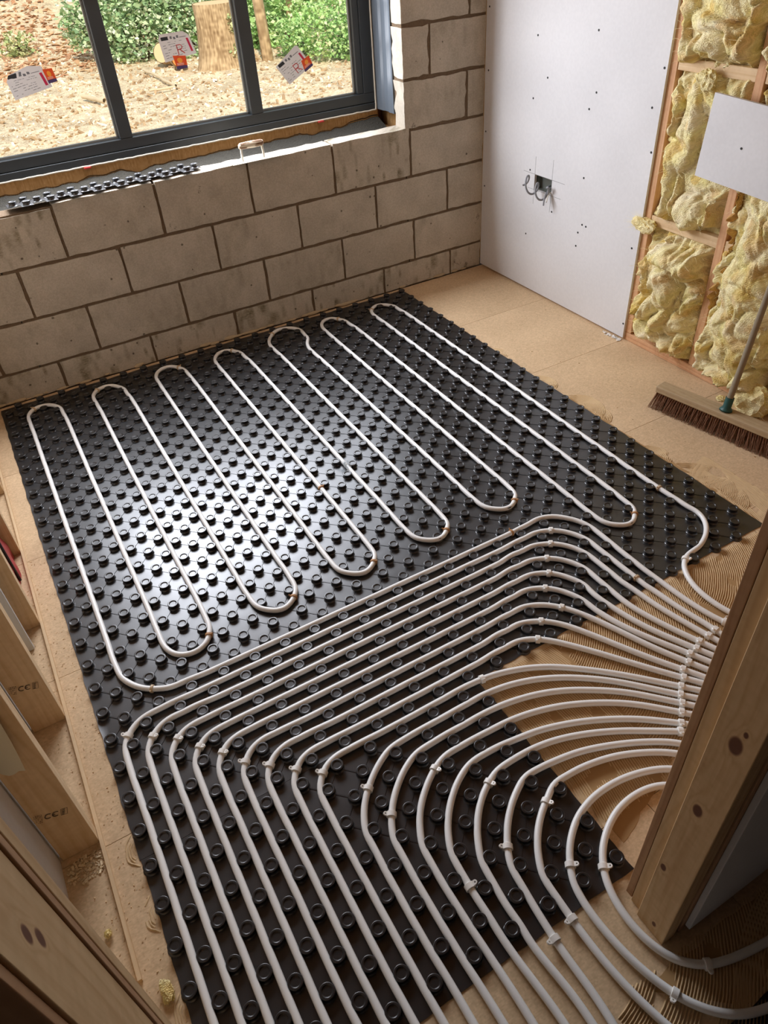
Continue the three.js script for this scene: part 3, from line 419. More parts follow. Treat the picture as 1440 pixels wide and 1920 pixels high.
// ---------------------------------------------------------------- pipes
const PIPES = {"S":[[-0.8,3.06],[-0.906,2.93],[-0.934,2.891],[-1.024,2.749],[-1.038,2.723],[-1.047,2.701],[-1.053,2.678],[-1.06,2.643],[-1.069,2.565],[-1.078,2.367],[-1.077,2.194],[-1.079,2.165],[-1.089,2.131],[-1.106,2.1],[-1.128,2.072],[-1.155,2.05],[-1.17,2.042],[-1.187,2.037],[-1.222,2.032],[-1.246,2.033],[-1.312,2.041],[-1.36,2.042],[-1.485,2.041],[-1.617,2.041],[-1.743,2.04],[-1.875,2.04],[-2.001,2.039],[-2.133,2.039],[-2.265,2.038],[-2.397,2.037],[-2.451,2.036],[-2.499,2.033],[-2.547,2.028],[-2.576,2.022],[-2.604,2.013],[-2.624,2.001],[-2.646,1.982],[-2.664,1.958],[-2.676,1.932],[-2.686,1.898],[-2.69,1.85],[-2.688,1.736],[-2.687,1.562],[-2.686,1.388],[-2.685,1.214],[-2.685,1.034],[-2.684,0.86],[-2.683,0.68],[-2.682,0.506],[-2.681,0.327],[-2.682,0.219],[-2.681,0.195],[-2.677,0.172],[-2.672,0.156],[-2.663,0.142],[-2.647,0.127],[-2.638,0.122],[-2.622,0.117],[-2.601,0.118],[-2.581,0.125],[-2.564,0.139],[-2.551,0.157],[-2.541,0.184],[-2.536,0.213],[-2.53,0.339],[-2.531,0.506],[-2.532,0.68],[-2.533,0.854],[-2.533,1.028],[-2.534,1.196],[-2.535,1.37],[-2.536,1.544],[-2.537,1.718],[-2.54,1.85],[-2.535,1.885],[-2.529,1.901],[-2.52,1.915],[-2.509,1.927],[-2.495,1.936],[-2.479,1.942],[-2.468,1.943],[-2.452,1.942],[-2.436,1.937],[-2.422,1.928],[-2.407,1.912],[-2.399,1.897],[-2.394,1.88],[-2.388,1.833],[-2.385,1.725],[-2.385,1.551],[-2.384,1.377],[-2.383,1.203],[-2.382,1.029],[-2.382,0.855],[-2.381,0.681],[-2.38,0.507],[-2.379,0.333],[-2.383,0.208],[-2.38,0.179],[-2.374,0.157],[-2.368,0.148],[-2.357,0.135],[-2.344,0.125],[-2.334,0.12],[-2.319,0.116],[-2.308,0.115],[-2.288,0.12],[-2.27,0.132],[-2.254,0.155],[-2.243,0.188],[-2.237,0.223],[-2.23,0.295],[-2.228,0.349],[-2.229,0.529],[-2.23,0.715],[-2.23,0.895],[-2.231,1.081],[-2.232,1.261],[-2.233,1.447],[-2.234,1.627],[-2.235,1.813],[-2.229,1.86],[-2.224,1.876],[-2.216,1.891],[-2.205,1.904],[-2.192,1.914],[-2.177,1.921],[-2.16,1.923],[-2.144,1.922],[-2.128,1.917],[-2.114,1.908],[-2.102,1.896],[-2.094,1.882],[-2.087,1.866],[-2.082,1.843],[-2.08,1.819],[-2.082,1.687],[-2.082,1.561],[-2.081,1.435],[-2.081,1.309],[-2.08,1.183],[-2.079,1.057],[-2.079,0.931],[-2.078,0.805],[-2.078,0.679],[-2.077,0.475],[-2.076,0.271],[-2.073,0.182],[-2.069,0.165],[-2.063,0.149],[-2.047,0.126],[-2.035,0.116],[-2.025,0.111],[-2.005,0.108],[-1.985,0.111],[-1.967,0.123],[-1.951,0.145],[-1.938,0.177],[-1.93,0.218],[-1.926,0.325],[-1.926,0.493],[-1.927,0.667],[-1.928,0.841],[-1.929,1.015],[-1.929,1.189],[-1.93,1.363],[-1.931,1.537],[-1.932,1.711],[-1.931,1.825],[-1.925,1.866],[-1.919,1.882],[-1.91,1.896],[-1.898,1.908],[-1.884,1.917],[-1.869,1.922],[-1.858,1.923],[-1.847,1.923],[-1.831,1.919],[-1.816,1.911],[-1.804,1.9],[-1.794,1.886],[-1.787,1.87],[-1.783,1.854],[-1.781,1.83],[-1.78,1.65],[-1.779,1.464],[-1.779,1.278],[-1.778,1.092],[-1.777,0.912],[-1.776,0.726],[-1.776,0.54],[-1.775,0.354],[-1.776,0.246],[-1.775,0.217],[-1.769,0.188],[-1.758,0.161],[-1.746,0.142],[-1.73,0.128],[-1.721,0.124],[-1.706,0.121],[-1.686,0.124],[-1.669,0.135],[-1.656,0.152],[-1.644,0.178],[-1.636,0.207],[-1.626,0.29],[-1.624,0.332],[-1.624,0.518],[-1.625,0.704],[-1.626,0.89],[-1.627,1.082],[-1.628,1.268],[-1.629,1.454],[-1.629,1.64],[-1.63,1.832],[-1.625,1.867],[-1.619,1.882],[-1.61,1.897],[-1.598,1.908],[-1.584,1.917],[-1.568,1.922],[-1.552,1.923],[-1.541,1.922],[-1.525,1.916],[-1.511,1.907],[-1.5,1.895],[-1.491,1.88],[-1.486,1.864],[-1.48,1.824],[-1.478,1.698],[-1.478,1.536],[-1.477,1.368],[-1.476,1.206],[-1.476,1.038],[-1.475,0.876],[-1.474,0.708],[-1.474,0.54],[-1.473,0.372],[-1.474,0.324],[-1.48,0.252],[-1.479,0.228],[-1.474,0.199],[-1.465,0.171],[-1.453,0.144],[-1.441,0.124],[-1.421,0.102],[-1.399,0.084],[-1.379,0.076],[-1.363,0.073],[-1.346,0.075],[-1.33,0.079],[-1.315,0.086],[-1.302,0.096],[-1.291,0.108],[-1.28,0.128],[-1.276,0.144],[-1.274,0.161],[-1.276,0.196],[-1.283,0.238],[-1.291,0.266],[-1.318,0.332],[-1.323,0.355],[-1.326,0.384],[-1.323,0.522],[-1.323,0.666],[-1.324,0.81],[-1.325,0.954],[-1.325,1.104],[-1.326,1.248],[-1.326,1.398],[-1.327,1.542],[-1.328,1.692],[-1.33,1.806],[-1.328,1.848],[-1.324,1.865],[-1.318,1.881],[-1.302,1.904],[-1.288,1.914],[-1.278,1.919],[-1.257,1.923],[-1.24,1.922],[-1.225,1.917],[-1.206,1.905],[-1.196,1.892],[-1.185,1.872],[-1.18,1.849],[-1.177,1.826],[-1.176,1.64],[-1.175,1.454],[-1.174,1.268],[-1.174,1.082],[-1.173,0.896],[-1.172,0.71],[-1.171,0.524],[-1.17,0.338],[-1.168,0.248],[-1.164,0.194],[-1.155,0.161],[-1.141,0.137],[-1.13,0.126],[-1.121,0.121],[-1.111,0.118],[-1.096,0.117],[-1.077,0.122],[-1.068,0.128],[-1.058,0.14],[-1.044,0.171],[-1.035,0.205],[-1.022,0.295],[-1.02,0.355],[-1.021,0.559],[-1.022,0.763],[-1.022,0.967],[-1.023,1.177],[-1.024,1.381],[-1.025,1.585],[-1.026,1.789],[-1.027,1.999],[-1.029,2.136],[-1.024,2.171],[-1.013,2.197],[-1.002,2.21],[-0.993,2.216],[-0.979,2.224],[-0.968,2.227],[-0.952,2.228],[-0.935,2.225],[-0.92,2.219],[-0.903,2.205],[-0.894,2.191],[-0.885,2.17],[-0.882,2.153],[-0.88,2.123],[-0.876,2.009],[-0.875,1.805],[-0.874,1.601],[-0.873,1.397],[-0.872,1.187],[-0.872,0.983],[-0.871,0.773],[-0.87,0.569],[-0.868,0.359],[-0.871,0.245],[-0.869,0.216],[-0.862,0.188],[-0.855,0.173],[-0.845,0.158],[-0.834,0.147],[-0.825,0.14],[-0.816,0.136],[-0.8,0.133],[-0.785,0.135],[-0.775,0.139],[-0.758,0.151],[-0.743,0.174],[-0.731,0.207],[-0.721,0.296],[-0.718,0.344],[-0.719,0.512],[-0.719,0.68],[-0.72,0.848],[-0.721,1.022],[-0.721,1.19],[-0.722,1.364],[-0.723,1.532],[-0.724,1.706],[-0.725,1.856],[-0.727,2.006],[-0.723,2.215],[-0.713,2.298],[-0.714,2.321],[-0.72,2.343],[-0.733,2.369],[-0.752,2.391],[-0.78,2.414],[-0.805,2.428],[-0.833,2.439],[-0.92,2.456],[-0.94,2.466],[-0.958,2.48],[-0.979,2.508],[-0.994,2.54],[-1.004,2.581],[-1.007,2.622],[-1.004,2.664],[-0.993,2.71],[-0.97,2.772],[-0.948,2.814],[-0.899,2.89],[-0.874,2.923],[-0.846,2.954],[-0.74,3.06]],"P1":[[-2.71,4.25],[-2.71,4.046],[-2.71,3.842],[-2.71,3.638],[-2.71,3.434],[-2.714,3.38],[-2.726,3.243],[-2.739,3.099],[-2.743,3.003],[-2.743,2.883],[-2.742,2.758],[-2.741,2.638],[-2.74,2.512],[-2.74,2.368],[-2.741,2.218],[-2.739,2.177],[-2.73,2.143],[-2.715,2.119],[-2.693,2.101],[-2.678,2.093],[-2.655,2.087],[-2.608,2.083],[-2.518,2.086],[-2.398,2.087],[-2.278,2.088],[-2.158,2.089],[-2.038,2.089],[-1.912,2.09],[-1.792,2.09],[-1.672,2.091],[-1.552,2.091],[-1.426,2.092],[-1.372,2.09],[-1.295,2.083],[-1.277,2.084],[-1.254,2.088],[-1.231,2.095],[-1.21,2.104],[-1.186,2.121],[-1.163,2.147],[-1.146,2.178],[-1.138,2.206],[-1.134,2.236],[-1.131,2.284],[-1.127,2.421],[-1.113,2.577],[-1.106,2.624],[-1.091,2.7],[-1.076,2.813],[-1.067,2.847],[-1.057,2.867],[-1.039,2.89],[-0.949,2.978],[-0.854,3.07]],"P2":[[-2.664,4.25],[-2.664,4.046],[-2.664,3.842],[-2.664,3.638],[-2.664,3.434],[-2.667,3.375],[-2.678,3.237],[-2.689,3.1],[-2.693,3.01],[-2.692,2.824],[-2.692,2.638],[-2.691,2.452],[-2.69,2.261],[-2.687,2.219],[-2.679,2.192],[-2.664,2.167],[-2.643,2.148],[-2.628,2.14],[-2.612,2.134],[-2.595,2.131],[-2.571,2.129],[-2.439,2.137],[-2.212,2.138],[-1.984,2.139],[-1.756,2.14],[-1.522,2.141],[-1.45,2.139],[-1.378,2.129],[-1.355,2.128],[-1.331,2.13],[-1.308,2.134],[-1.285,2.142],[-1.264,2.151],[-1.234,2.171],[-1.214,2.192],[-1.197,2.222],[-1.185,2.255],[-1.179,2.296],[-1.176,2.404],[-1.165,2.517],[-1.159,2.565],[-1.129,2.7],[-1.094,2.827],[-1.085,2.855],[-1.071,2.88],[-1.052,2.902],[-0.889,3.07]],"P3":[[-2.619,4.25],[-2.619,4.046],[-2.619,3.842],[-2.619,3.638],[-2.619,3.434],[-2.629,3.273],[-2.64,3.111],[-2.643,3.045],[-2.642,2.865],[-2.642,2.685],[-2.641,2.505],[-2.64,2.319],[-2.637,2.278],[-2.631,2.249],[-2.618,2.224],[-2.598,2.204],[-2.573,2.191],[-2.556,2.187],[-2.533,2.186],[-2.407,2.188],[-2.191,2.189],[-1.975,2.19],[-1.759,2.191],[-1.537,2.191],[-1.489,2.189],[-1.429,2.181],[-1.406,2.18],[-1.388,2.181],[-1.365,2.185],[-1.337,2.194],[-1.315,2.204],[-1.29,2.22],[-1.27,2.241],[-1.253,2.265],[-1.242,2.291],[-1.237,2.314],[-1.234,2.338],[-1.231,2.487],[-1.227,2.523],[-1.221,2.552],[-1.204,2.61],[-1.185,2.667],[-1.11,2.85],[-1.096,2.876],[-1.075,2.904],[-0.927,3.07]],"P4":[[-2.57,4.25],[-2.57,4.046],[-2.57,3.842],[-2.57,3.638],[-2.571,3.434],[-2.58,3.266],[-2.589,3.098],[-2.592,3.008],[-2.592,2.846],[-2.591,2.684],[-2.59,2.522],[-2.589,2.36],[-2.587,2.325],[-2.579,2.297],[-2.565,2.272],[-2.549,2.256],[-2.524,2.244],[-2.507,2.24],[-2.484,2.238],[-2.256,2.24],[-2.028,2.24],[-1.8,2.241],[-1.572,2.242],[-1.53,2.241],[-1.446,2.234],[-1.405,2.239],[-1.382,2.245],[-1.366,2.253],[-1.347,2.265],[-1.326,2.286],[-1.313,2.305],[-1.3,2.332],[-1.294,2.348],[-1.29,2.371],[-1.288,2.437],[-1.284,2.466],[-1.269,2.537],[-1.257,2.583],[-1.241,2.628],[-1.222,2.672],[-1.133,2.856],[-1.115,2.887],[-1.098,2.911],[-0.961,3.07]],"P5":[[-2.525,4.25],[-2.525,4.052],[-2.525,3.848],[-2.525,3.644],[-2.525,3.439],[-2.534,3.242],[-2.542,3.044],[-2.542,2.887],[-2.541,2.731],[-2.54,2.575],[-2.54,2.413],[-2.538,2.378],[-2.531,2.349],[-2.518,2.324],[-2.498,2.303],[-2.483,2.295],[-2.467,2.29],[-2.432,2.286],[-2.312,2.289],[-2.144,2.29],[-1.97,2.291],[-1.802,2.292],[-1.628,2.292],[-1.58,2.291],[-1.514,2.283],[-1.49,2.282],[-1.455,2.287],[-1.422,2.299],[-1.402,2.311],[-1.38,2.331],[-1.362,2.354],[-1.351,2.375],[-1.338,2.414],[-1.318,2.52],[-1.298,2.583],[-1.271,2.643],[-1.214,2.755],[-1.158,2.868],[-1.143,2.894],[-1.125,2.918],[-0.998,3.07]],"P6":[[-2.476,4.25],[-2.476,4.046],[-2.476,3.842],[-2.476,3.638],[-2.477,3.433],[-2.484,3.217],[-2.491,2.995],[-2.491,2.863],[-2.49,2.731],[-2.49,2.599],[-2.489,2.467],[-2.486,2.425],[-2.479,2.397],[-2.465,2.372],[-2.449,2.356],[-2.435,2.346],[-2.419,2.34],[-2.402,2.336],[-2.385,2.335],[-2.271,2.341],[-2.127,2.341],[-1.977,2.342],[-1.827,2.342],[-1.677,2.342],[-1.629,2.341],[-1.545,2.335],[-1.51,2.339],[-1.477,2.351],[-1.451,2.366],[-1.429,2.385],[-1.409,2.407],[-1.389,2.437],[-1.372,2.468],[-1.354,2.507],[-1.3,2.646],[-1.279,2.696],[-1.183,2.883],[-1.167,2.908],[-1.149,2.932],[-1.033,3.07]],"P7":[[-2.428,4.25],[-2.428,4.052],[-2.428,3.848],[-2.428,3.644],[-2.428,3.44],[-2.434,3.218],[-2.441,2.996],[-2.441,2.875],[-2.44,2.755],[-2.44,2.635],[-2.44,2.51],[-2.438,2.474],[-2.431,2.446],[-2.421,2.425],[-2.406,2.409],[-2.391,2.399],[-2.37,2.39],[-2.353,2.386],[-2.33,2.384],[-2.21,2.391],[-1.976,2.391],[-1.856,2.392],[-1.736,2.392],[-1.694,2.391],[-1.628,2.383],[-1.598,2.382],[-1.563,2.387],[-1.524,2.401],[-1.504,2.413],[-1.48,2.431],[-1.464,2.448],[-1.446,2.471],[-1.413,2.528],[-1.318,2.709],[-1.268,2.791],[-1.208,2.895],[-1.177,2.939],[-1.072,3.07]],"P8":[[-2.382,4.25],[-2.382,4.052],[-2.382,3.848],[-2.382,3.644],[-2.382,3.44],[-2.386,3.218],[-2.391,2.997],[-2.39,2.817],[-2.389,2.637],[-2.387,2.553],[-2.383,2.518],[-2.379,2.501],[-2.372,2.485],[-2.355,2.462],[-2.342,2.452],[-2.327,2.444],[-2.304,2.439],[-2.281,2.437],[-2.173,2.441],[-1.975,2.442],[-1.777,2.442],[-1.735,2.441],[-1.669,2.435],[-1.646,2.435],[-1.61,2.439],[-1.577,2.45],[-1.552,2.466],[-1.53,2.485],[-1.502,2.517],[-1.469,2.559],[-1.433,2.607],[-1.351,2.725],[-1.29,2.807],[-1.195,2.938],[-1.101,3.07]],"P9":[[-2.335,4.25],[-2.335,4.046],[-2.335,3.836],[-2.335,3.632],[-2.336,3.423],[-2.337,3.207],[-2.34,2.985],[-2.34,2.811],[-2.338,2.631],[-2.336,2.59],[-2.331,2.561],[-2.32,2.534],[-2.307,2.516],[-2.294,2.505],[-2.279,2.497],[-2.262,2.492],[-2.239,2.488],[-2.12,2.492],[-1.976,2.492],[-1.826,2.491],[-1.778,2.495],[-1.731,2.504],[-1.686,2.518],[-1.641,2.536],[-1.615,2.55],[-1.584,2.568],[-1.532,2.608],[-1.46,2.672],[-1.377,2.758],[-1.226,2.929],[-1.202,2.963],[-1.136,3.07]],"P10":[[-2.287,4.25],[-2.287,4.112],[-2.287,3.968],[-2.287,3.824],[-2.287,3.68],[-2.287,3.542],[-2.287,3.398],[-2.287,3.254],[-2.287,3.11],[-2.29,2.972],[-2.288,2.809],[-2.284,2.738],[-2.277,2.697],[-2.269,2.675],[-2.26,2.659],[-2.235,2.627],[-2.19,2.587],[-2.156,2.564],[-2.123,2.551],[-2.082,2.544],[-2.04,2.542],[-1.926,2.542],[-1.843,2.54],[-1.807,2.541],[-1.771,2.545],[-1.73,2.552],[-1.695,2.562],[-1.661,2.574],[-1.607,2.6],[-1.561,2.628],[-1.504,2.671],[-1.464,2.707],[-1.338,2.844],[-1.262,2.929],[-1.234,2.968],[-1.171,3.07]],"P11":[[-2.239,4.25],[-2.239,4.052],[-2.239,3.848],[-2.239,3.65],[-2.239,3.446],[-2.235,3.218],[-2.24,3.002],[-2.238,2.834],[-2.234,2.781],[-2.227,2.746],[-2.213,2.714],[-2.188,2.681],[-2.154,2.647],[-2.116,2.619],[-2.079,2.601],[-2.044,2.594],[-1.867,2.591],[-1.813,2.593],[-1.772,2.598],[-1.731,2.606],[-1.69,2.617],[-1.656,2.629],[-1.607,2.651],[-1.561,2.678],[-1.497,2.723],[-1.456,2.758],[-1.362,2.858],[-1.291,2.939],[-1.264,2.978],[-1.207,3.07]],"P12":[[-2.192,4.25],[-2.192,4.052],[-2.192,3.848],[-2.192,3.65],[-2.191,3.445],[-2.187,3.325],[-2.184,3.205],[-2.189,3.007],[-2.189,2.881],[-2.185,2.833],[-2.177,2.799],[-2.163,2.767],[-2.143,2.737],[-2.11,2.703],[-2.062,2.667],[-2.025,2.648],[-1.99,2.64],[-1.961,2.64],[-1.787,2.649],[-1.728,2.66],[-1.665,2.679],[-1.605,2.705],[-1.552,2.734],[-1.502,2.767],[-1.461,2.801],[-1.385,2.878],[-1.32,2.948],[-1.296,2.982],[-1.243,3.07]],"P13":[[-2.141,4.25],[-2.141,4.052],[-2.141,3.854],[-2.141,3.656],[-2.141,3.452],[-2.131,3.266],[-2.142,3.093],[-2.14,2.919],[-2.137,2.884],[-2.13,2.855],[-2.119,2.828],[-2.1,2.797],[-2.069,2.761],[-2.028,2.727],[-1.991,2.706],[-1.969,2.698],[-1.952,2.694],[-1.929,2.692],[-1.905,2.692],[-1.798,2.705],[-1.751,2.713],[-1.694,2.73],[-1.633,2.754],[-1.558,2.792],[-1.502,2.827],[-1.45,2.868],[-1.37,2.94],[-1.345,2.966],[-1.326,2.995],[-1.288,3.07]],"P14":[[-2.096,4.25],[-2.096,4.052],[-2.096,3.854],[-2.096,3.656],[-2.096,3.452],[-2.094,3.411],[-2.084,3.315],[-2.083,3.273],[-2.084,3.232],[-2.095,3.13],[-2.096,3.082],[-2.092,2.981],[-2.087,2.939],[-2.074,2.894],[-2.055,2.857],[-2.025,2.819],[-1.995,2.791],[-1.96,2.768],[-1.922,2.753],[-1.881,2.746],[-1.827,2.746],[-1.773,2.751],[-1.715,2.764],[-1.681,2.776],[-1.648,2.789],[-1.567,2.829],[-1.521,2.858],[-1.383,2.952],[-1.363,2.972],[-1.351,2.991],[-1.34,3.019],[-1.324,3.07]],"P15":[[-2.065,4.25],[-2.065,4.052],[-2.065,3.847],[-2.065,3.643],[-2.064,3.439],[-2.061,3.403],[-2.05,3.326],[-2.047,3.29],[-2.046,3.248],[-2.048,3.146],[-2.038,3.003],[-2.031,2.962],[-2.026,2.945],[-2.015,2.924],[-1.987,2.886],[-1.953,2.852],[-1.914,2.824],[-1.893,2.813],[-1.877,2.807],[-1.848,2.801],[-1.813,2.801],[-1.753,2.809],[-1.7,2.819],[-1.649,2.836],[-1.572,2.869],[-1.514,2.901],[-1.475,2.928],[-1.45,2.953],[-1.423,2.993],[-1.404,3.03],[-1.381,3.085]],"P16":[[-1.1,3.66],[-1.292,3.655],[-1.49,3.649],[-1.555,3.641],[-1.727,3.612],[-1.749,3.606],[-1.776,3.593],[-1.832,3.559],[-1.862,3.539],[-1.875,3.528],[-1.89,3.51],[-1.928,3.449],[-1.943,3.417],[-1.959,3.372],[-1.971,3.325],[-1.98,3.278],[-1.988,3.195],[-1.987,3.051],[-1.985,3.028],[-1.98,3.011],[-1.971,2.989],[-1.96,2.968],[-1.93,2.931],[-1.913,2.915],[-1.889,2.896],[-1.858,2.878],[-1.831,2.866],[-1.803,2.858],[-1.773,2.854],[-1.738,2.855],[-1.702,2.86],[-1.656,2.87],[-1.622,2.881],[-1.583,2.898],[-1.541,2.92],[-1.516,2.936],[-1.493,2.954],[-1.473,2.976],[-1.449,3.01],[-1.431,3.041],[-1.411,3.085]],"P17":[[-1.1,3.5],[-1.292,3.495],[-1.484,3.49],[-1.532,3.485],[-1.663,3.467],[-1.752,3.453],[-1.798,3.44],[-1.82,3.431],[-1.84,3.419],[-1.858,3.404],[-1.875,3.387],[-1.892,3.363],[-1.907,3.337],[-1.918,3.309],[-1.929,3.275],[-1.937,3.24],[-1.942,3.204],[-1.945,3.162],[-1.945,3.126],[-1.943,3.103],[-1.938,3.079],[-1.933,3.063],[-1.922,3.041],[-1.909,3.021],[-1.894,3.003],[-1.877,2.987],[-1.858,2.972],[-1.833,2.957],[-1.811,2.947],[-1.783,2.938],[-1.754,2.932],[-1.718,2.93],[-1.682,2.931],[-1.652,2.935],[-1.617,2.943],[-1.561,2.963],[-1.541,2.975],[-1.522,2.989],[-1.505,3.006],[-1.486,3.029],[-1.452,3.085]],"P18":[[-1.1,3.42],[-1.267,3.412],[-1.441,3.403],[-1.495,3.399],[-1.6,3.377],[-1.701,3.363],[-1.753,3.353],[-1.799,3.339],[-1.82,3.328],[-1.834,3.318],[-1.858,3.293],[-1.867,3.278],[-1.876,3.256],[-1.885,3.216],[-1.886,3.186],[-1.885,3.163],[-1.877,3.122],[-1.861,3.084],[-1.848,3.065],[-1.836,3.051],[-1.805,3.024],[-1.763,3.001],[-1.741,2.992],[-1.718,2.986],[-1.695,2.983],[-1.671,2.981],[-1.624,2.986],[-1.591,2.997],[-1.562,3.016],[-1.534,3.046],[-1.507,3.085]]};
const CLIPS = {"left":[["P1",-2.724,2.124],["P2",-2.664,2.164],["P3",-2.607,2.205],["P4",-2.562,2.262],["P5",-2.514,2.312],["P6",-2.472,2.373],["P7",-2.422,2.416],["P8",-2.366,2.464],["P9",-2.31,2.51],["P10",-2.226,2.617],["P11",-2.21,2.705],["P12",-2.053,2.659],["P13",-2.142,2.948],["P14",-1.956,2.761],["P15",-2.015,2.917],["P16",-1.867,2.879],["P17",-1.915,3.032],["P18",-1.851,3.072]],"low":[["P16",-1.994,3.124],["P15",-2.049,3.133],["P18",-1.811,3.338],["P17",-1.912,3.341]],"bend":[["S",-1.327,2.033],["P1",-1.201,2.104],["P2",-1.251,2.162],["P3",-1.309,2.21],["P4",-1.342,2.264],["P5",-1.394,2.31],["P6",-1.412,2.405],["P7",-1.5,2.416],["P8",-1.55,2.459],["P1",-1.12,2.439],["P9",-1.781,2.492],["S",-0.939,2.455]],"row":[["S",-1.039,2.715],["P1",-1.089,2.724],["P2",-1.123,2.726],["P3",-1.157,2.727],["P4",-1.186,2.739],["P5",-1.216,2.744],["P6",-1.244,2.762],["P7",-1.277,2.774],["P8",-1.296,2.794],["P9",-1.322,2.811],["P10",-1.342,2.829],["P11",-1.366,2.85],["P12",-1.386,2.867],["P13",-1.415,2.893],["P14",-1.435,2.916]],"ties":[[-0.721,2.147],[-0.89,2.222],[-1.206,1.91],[-1.506,1.907],[-1.801,1.905],[-2.102,1.907],[-2.398,1.903],[-2.617,2.004],[-1.78,1.429],[-2.65,0.129],[-2.351,0.131],[-1.939,0.15],[-1.652,0.135],[-1.419,0.103],[-1.04,0.153],[-0.863,0.163]]};
const PY = 0.0125, PR = 0.0089, curves = {}, ord = ['first', 'second', 'third', 'fourth', 'fifth', 'sixth', 'seventh', 'eighth', 'ninth', 'tenth', 'eleventh', 'twelfth', 'thirteenth', 'fourteenth', 'fifteenth', 'sixteenth', 'seventeenth', 'eighteenth'];
for (const [k, pts] of Object.entries(PIPES)) {
  const rough = curve(pts, PY); rough.arcLengthDivisions = pts.length * 14;
  const n = Math.round(rough.getLength() / 0.0115), near = new Map(); allStuds.flat().forEach(([x, z]) => { const q = Math.floor(x / 0.1) + ',' + Math.floor(z / 0.1); near.has(q) ? near.get(q).push([x, z]) : near.set(q, [[x, z]]); });
  let run = rough.getSpacedPoints(n).map((p) => { let { x, z } = p;                  // each pipe snakes between the studs that grip it
    for (let di = -1; di < 2; di++) for (let dj = -1; dj < 2; dj++) for (const [a, b] of near.get(Math.floor(p.x / 0.1) + di + ',' + (Math.floor(p.z / 0.1) + dj)) ?? []) { const d = Math.hypot(x - a, z - b); if (d < 0.0252 && d > 0.004) { x = a + (x - a) * 0.0252 / d; z = b + (z - b) * 0.0252 / d; } }
    return [x, z]; });
  for (let w = 0; w < 6; w++) run = run.map((p, i) => (i && i < run.length - 1 ? [0.25 * run[i - 1][0] + 0.5 * p[0] + 0.25 * run[i + 1][0], 0.25 * run[i - 1][1] + 0.5 * p[1] + 0.25 * run[i + 1][1]] : p));
  const c = curves[k] = curve(run.map(([x, z]) => [x, PY + 0.0006 * noise(x * 9, z * 9, 2), z])); c.arcLengthDivisions = run.length * 3;
  const i = k === 'S' ? 0 : +k.slice(1), L = rough.getLength();
  const o = mesh('heating_pipe', new THREE.TubeGeometry(c, Math.round(L / 0.012), PR, 10), M.pipe, scene);
  tag(o, k === 'S' ? 'long white pipe folded into seven loops across the mat by the block wall' : i <= 16 ? `white pipe, ${ord[i - 1]} from the bare studs where the pipes run out through the doorway` : i === 17 ? 'white pipe curving past the door lining, outer one of the two' : 'white pipe curving tightest round the foot of the door lining', 'pipe', 'white heating pipes');
}
// clips: a split collar with an eyelet
const collar = (() => { const s = new THREE.Shape(); s.absarc(0, 0, 0.012, 0, Math.PI * 2); const h = new THREE.Path(); h.absarc(0, 0, 0.0088, 0, Math.PI * 2, true); s.holes.push(h); const g = new THREE.ExtrudeGeometry(s, { depth: 0.0125, bevelEnabled: true, bevelSize: 0.0006, bevelThickness: 0.0006, bevelSegments: 1, curveSegments: 14 }); return g.translate(0, 0, -0.00625); })();
const eyelet = (() => { const s = new THREE.Shape(); s.moveTo(-0.003, -0.0055); s.lineTo(0.005, -0.0055); s.absarc(0.006, 0, 0.0052, -Math.PI / 2, Math.PI / 2); s.lineTo(-0.003, 0.0055); s.closePath(); const h = new THREE.Path(); h.absarc(0.006, 0, 0.0021, 0, Math.PI * 2, true); s.holes.push(h); const g = new THREE.ExtrudeGeometry(s, { depth: 0.0045, bevelEnabled: false, curveSegments: 8 }); g.rotateX(Math.PI / 2); return g; })();
function nearest(c, x, z) { let best = 1e9, bt = 0; const n = c.points.length * 2; for (let i = 0; i <= n; i++) { const p = c.getPoint(i / n), d = (p.x - x) ** 2 + (p.z - z) ** 2; if (d < best) { best = d; bt = i / n; } } return bt; }
function clip(pipe, x, z, label, group, mat = M.clip, side = 1, lift = 0.35) {
  const c = curves[pipe], u = nearest(c, x, z), p = c.getPoint(u), d = c.getTangent(u), t = thing(mat === M.clip ? 'pipe_clip' : 'pipe_tie', label, mat === M.clip ? 'clip' : 'tie', group, [p.x, p.y, p.z]);
  t.rotation.y = Math.atan2(d.x, d.z); const col = mesh('collar', collar, mat, t); const e = mesh('eyelet', eyelet, mat, col, [side * 0.009, 0.006, 0]); e.rotation.z = side > 0 ? lift : Math.PI - lift;
  if (mat !== M.clip) { col.scale.set(0.98, 0.98, 0.55); e.scale.set(0.8, 0.8, 0.7); } return t;
}
CLIPS.left.forEach(([p, x, z], i) => clip(p, x, z, `white pipe clip on the near bend of the ${ord[i]} pipe from the bare studs`, 'pipe clips on the near bends', M.clip, i % 9 === 0 || (i > 4 && i < 9) || i === 10 || i === 14 ? 1 : -1));
['white pipe clip at the mat corner on the sixteenth pipe from the bare studs', 'white pipe clip by the front edge of the mat, beside the hallway chipboard', 'white pipe clip on the tightest pipe round the foot of the door lining', 'white pipe clip on the outer pipe curving past the door lining'].forEach((l, i) => clip(...CLIPS.low[i], l, 'pipe clips near the door lining', M.clip, 1));
CLIPS.bend.forEach(([p, x, z], i) => clip(p, x, z, i === 0 ? 'tan tie on the outermost straight run before its bend' : i === 9 ? 'dusty tie on the second pipe at the front edge of the mat' : i === 10 ? 'pale clip where the ninth pipe leaves the mat edge' : i === 11 ? 'white clip on the kinked end of the looped pipe at the mat edge' : `white pipe clip at the far bend of the ${ord[i]} straight run counted from the loops`, 'pipe clips at the far bends', i === 0 ? M.tie : i === 9 ? M.tiePale : M.clip, i === 11 ? 1 : -1, 0.9));
